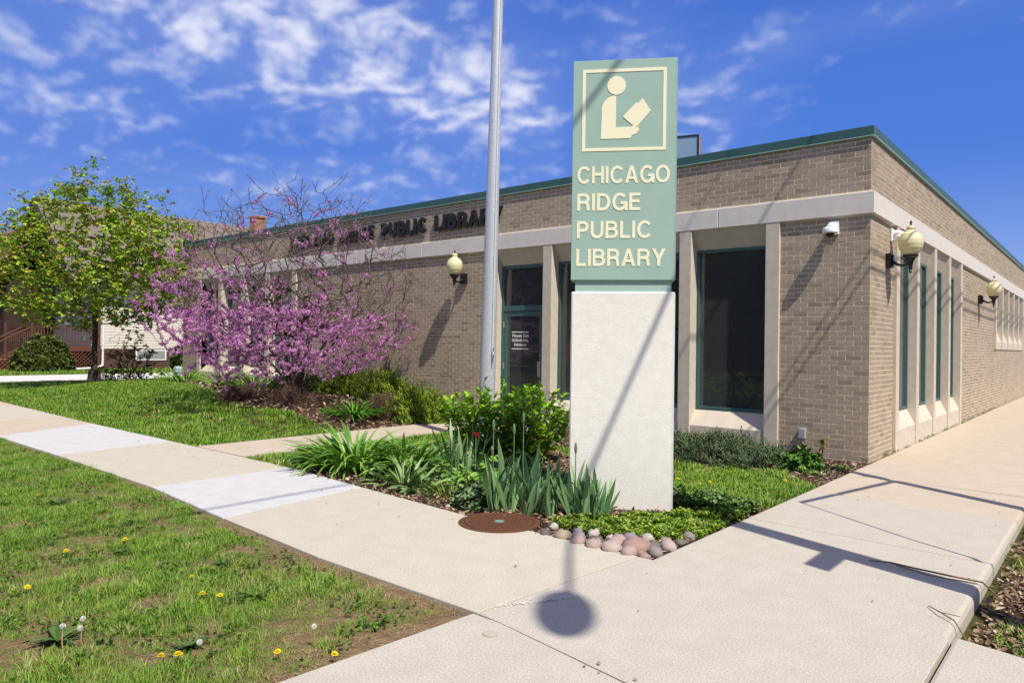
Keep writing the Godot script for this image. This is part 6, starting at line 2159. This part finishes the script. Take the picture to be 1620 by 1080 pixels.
# ---------------------------------------------------------------- the utility line outside the frame whose shadows cross the walk
func build_poles():
	var p := thing("utility_pole", "tall wooden utility pole in the side verge carrying the street lamp", "utility pole", Vector3(3.0, -0.13, 5.60), 0.0, "utility poles along the side street")
	var s := MB.new()
	s.tube([Vector3(0, -0.2, 0), Vector3(0, 6, 0), Vector3(0, 12.6, 0)], [0.12, 0.105, 0.085], 14)
	part("shaft", s, M.wood, p)
	var sg := MB.new()
	sg.span(-0.012, 0.012, 3.15, 3.42, 0.10, 0.5, 0.004)
	part("sign_plate", sg, plain("sign plate", Color8(190, 194, 196), 0.4, 0.6), p)
	var lamp := thing("street_lamp", "cobra head street lamp on a long arm reaching over the corner", "street lamp", Vector3(3.0, -0.13, 5.62))
	var am := MB.new()
	am.tube([Vector3(0, 8.0, 0), Vector3(0.9, 8.35, 1.17), Vector3(1.9, 8.6, 2.5), Vector3(2.5, 8.68, 3.3)], [0.027, 0.025, 0.024, 0.024], 8)
	part("arm", am, M.pole, lamp)
	var hd := MB.new()
	hd.ball(Vector3.ZERO, Vector3(0.175, 0.1, 0.36), 16, 10)
	part("lamp_head", hd, M.pole, lamp, Transform3D(Basis(Vector3.UP, atan2(2.76, 3.7)), Vector3(2.67, 8.70, 3.56)))
	var q := thing("brace_pole", "leaning wooden brace pole with a short side arm in the side verge", "utility pole", Vector3(2.7, -0.13, 2.57))
	var s2 := MB.new()
	s2.tube([Vector3(0, -0.2, 0.03), Vector3(0, 6.3, -0.9)], [0.085, 0.06], 12)
	part("shaft", s2, M.wood, q)
	var a2 := MB.new()
	a2.tube([Vector3(0, 3.4, -0.5), Vector3(-0.32, 3.55, 1.5)], [0.035, 0.03], 8)
	part("side_arm", a2, M.pole, q)
	var g := MB.new()
	g.tube([Vector3(-0.32, 3.55, 1.5), Vector3(-0.05, 2.2, 2.0), Vector3(0.1, 0.0, 2.4)], [0.011, 0.011, 0.011], 5)
	part("stay_wire", g, M.black, q)
	for w in [[2.88, 7.3, 0.016], [3.12, 7.9, 0.014], [3.0, 10.55, 0.02], [3.0, 12.4, 0.012]]:
		var pts := []
		var rad := []
		for i in (11 if w[1] != 10.55 else 20):
			var z := -34.0 + i * 3.962
			var u := fposmod((z - 5.62) / 38.0, 1.0)
			pts.append(Vector3(w[0], w[1] - 0.45 * 4.0 * u * (1.0 - u), z))
			rad.append(w[2])
		var b := MB.new()
		b.tube(pts, rad, 6)
		var o := part(numbered("overhead_wire"), b, M.black, self)
		tag(o, "black overhead wire strung along the side street", "wire", "overhead wires along the side street")

func build_across():
	# trees and houses over the road behind the viewer: what the window panes mirror
	var r := RandomNumberGenerator.new()
	r.seed = 201
	var m := cluster_tint("far leaves", Color(0.06, 0.09, 0.015), 0.6)
	var first: Node3D = null
	var k := 0
	for q in [[-30.0, 29.0, 1.0], [-22.5, 27.0, 1.15], [-15.0, 30.0, 0.95], [-7.5, 27.5, 1.2], [0.0, 30.0, 1.0], [8.0, 28.5, 1.1], [20.0, 27.0, 1.2], [21.0, 15.0, 1.1], [20.5, 3.0, 1.2], [21.5, -10.0, 1.0], [-38.5, 28.0, 1.1]]:
		var o: Node3D
		if first == null:
			o = thing("street_tree", "", "tree", Vector3.ZERO, 0.0, "leafy trees across the roads")
			var tr := MB.new()
			tr.tube([Vector3(0, -0.2, 0), Vector3(0.05, 1.5, 0), Vector3(-0.05, 3.2, 0.1), Vector3(0.1, 6.0, 0)], [0.3, 0.22, 0.18, 0.06], 10)
			for i in 6:
				var a := i * 1.05
				tr.tube([Vector3(0, 2.2 + i * 0.3, 0), Vector3(cos(a) * 1.2, 4.0 + i * 0.3, sin(a) * 1.2), Vector3(cos(a) * 2.3, 5.2 + i * 0.3, sin(a) * 2.3)], [0.1, 0.07, 0.02], 6)
			part("trunk", tr, M.bark, o)
			var xs := []
			var cs := []
			for i in 5200:
				var d := Vector3(r.randfn(), r.randfn(), r.randfn()).normalized()
				var lump := 1.0 + 0.35 * patch.get_noise_3d(d.x * 1.6, d.y * 1.6, d.z * 1.6)
				var p := d * Vector3(3.7, 3.6, 3.7) * lump * lerpf(0.45, 1.0, sqrt(r.randf())) + Vector3(0, 5.0, 0)
				if p.y < 1.6:
					continue
				var s := r.randf_range(0.22, 0.4)
				xs.append(Transform3D(Basis.from_euler(Vector3(r.randfn(0, 0.5), r.randf() * TAU, 0)).scaled_local(Vector3(s, s, s)), p))
				cs.append(shade_of([Color(0.05, 0.085, 0.015), Color(0.07, 0.11, 0.02), Color(0.10, 0.135, 0.025)], r))
			swarm("crown", sprig("maple", 202).mesh(), m, o, xs, cs)
			first = o
		else:
			o = first.duplicate()
			o.name = numbered("street_tree")
			add_child(o, true)
		o.position = Vector3(q[0], -0.05, q[1])
		o.rotation.y = k * 1.7
		o.scale = Vector3.ONE * q[2]
		o.set_meta("label", "leafy tree across the front road mirrored in the library panes" if q[1] > 20.0 else "leafy tree across the side street")
		k += 1
	for q in [[-18.0, 40.0, 8.0], [2.0, 41.0, 9.0], [-38.0, 41.0, 9.0]]:
		var h := thing("brick_house", "brick bungalow across the front road %s" % ["opposite the library door", "opposite the corner", "opposite the far house"][0 if q[0] == -18.0 else 1 if q[0] > 0 else 2], "house", Vector3(q[0], -0.05, q[1]))
		var b := MB.new()
		b.span(-q[2] * 0.5, q[2] * 0.5, 0.0, 3.4, -4.0, 4.0)
		part("wall", b, tex("red brick wall", Color8(128, 84, 66), Color8(146, 98, 78), 0.6, 0.05), h)
		var rr := MB.new()
		rr.prism(PackedVector2Array([Vector2(-4.6, 3.3), Vector2(4.6, 3.3), Vector2(0, 6.0)]), -q[2] * 0.5 - 0.5, q[2] * 0.5 + 0.5, Transform3D(Basis(Vector3(0, 0, 1), Vector3(0, 1, 0), Vector3(-1, 0, 0)), Vector3.ZERO))
		part("roof", rr, M.roof, h)
		for i in 3:
			var wv := MB.new()
			wv.span(-q[2] * 0.36 + i * q[2] * 0.28, -q[2] * 0.36 + i * q[2] * 0.28 + 1.2, 1.0, 2.4, -4.05, -3.98)
			part("window", wv, plain("dark pane", Color8(40, 44, 50), 0.05), h)
	for q in [[-52.0, -14.0, 1.5], [-50.0, 4.0, 1.2]]:
		var o: Node3D = first.duplicate()
		o.name = numbered("street_tree")
		add_child(o, true)
		o.position = Vector3(q[0], -0.05, q[1])
		o.scale = Vector3.ONE * q[2] * 0.75
		o.set_meta("label", "green tree beside the deck stairs beyond the far house" if q[1] > 0.0 else "green tree behind the far house")
		o.set_meta("group", "trees beyond the far house")

func _ready():
	rng.seed = 7
	var cam := Camera3D.new()
	cam.name = "camera"
	add_child(cam)
	cam.position = cam_at
	cam.basis = Basis(Vector3.UP, 0.69751) * Basis(Vector3.RIGHT, 0.00607) * Basis(Vector3.BACK, 0.01388)
	cam.fov = 50.47
	cam.far = 1500.0
	cam.near = 0.05
	cam.current = true
	var env := Environment.new()
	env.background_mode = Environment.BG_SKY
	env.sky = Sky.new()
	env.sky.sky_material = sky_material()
	env.tonemap_mode = Environment.TONE_MAPPER_LINEAR
	env.tonemap_exposure = 1.2
	env.sdfgi_enabled = true
	env.ssao_enabled = true
	env.ssil_enabled = true
	var we := WorldEnvironment.new()
	we.name = "environment"
	we.environment = env
	add_child(we)
	var sun := DirectionalLight3D.new()
	sun.name = "sun"
	add_child(sun)
	sun.look_at_from_position(SUN * 10.0, Vector3.ZERO)
	sun.light_energy = 1.5
	sun.light_color = Color(1.0, 0.965, 0.905)
	sun.light_angular_distance = 0.5
	sun.shadow_enabled = true
	make_materials()
	build_ground()
	build_walks()
	build_library()
	build_fittings()
	build_sign()
	build_flagpole()
	build_manhole()
	build_cobbles()
	build_grass()
	build_litter()
	build_shrubs()
	build_bed_plants()
	build_dandelions()
	build_maple()
	build_redbud()
	build_house()
	build_poles()
	build_across()
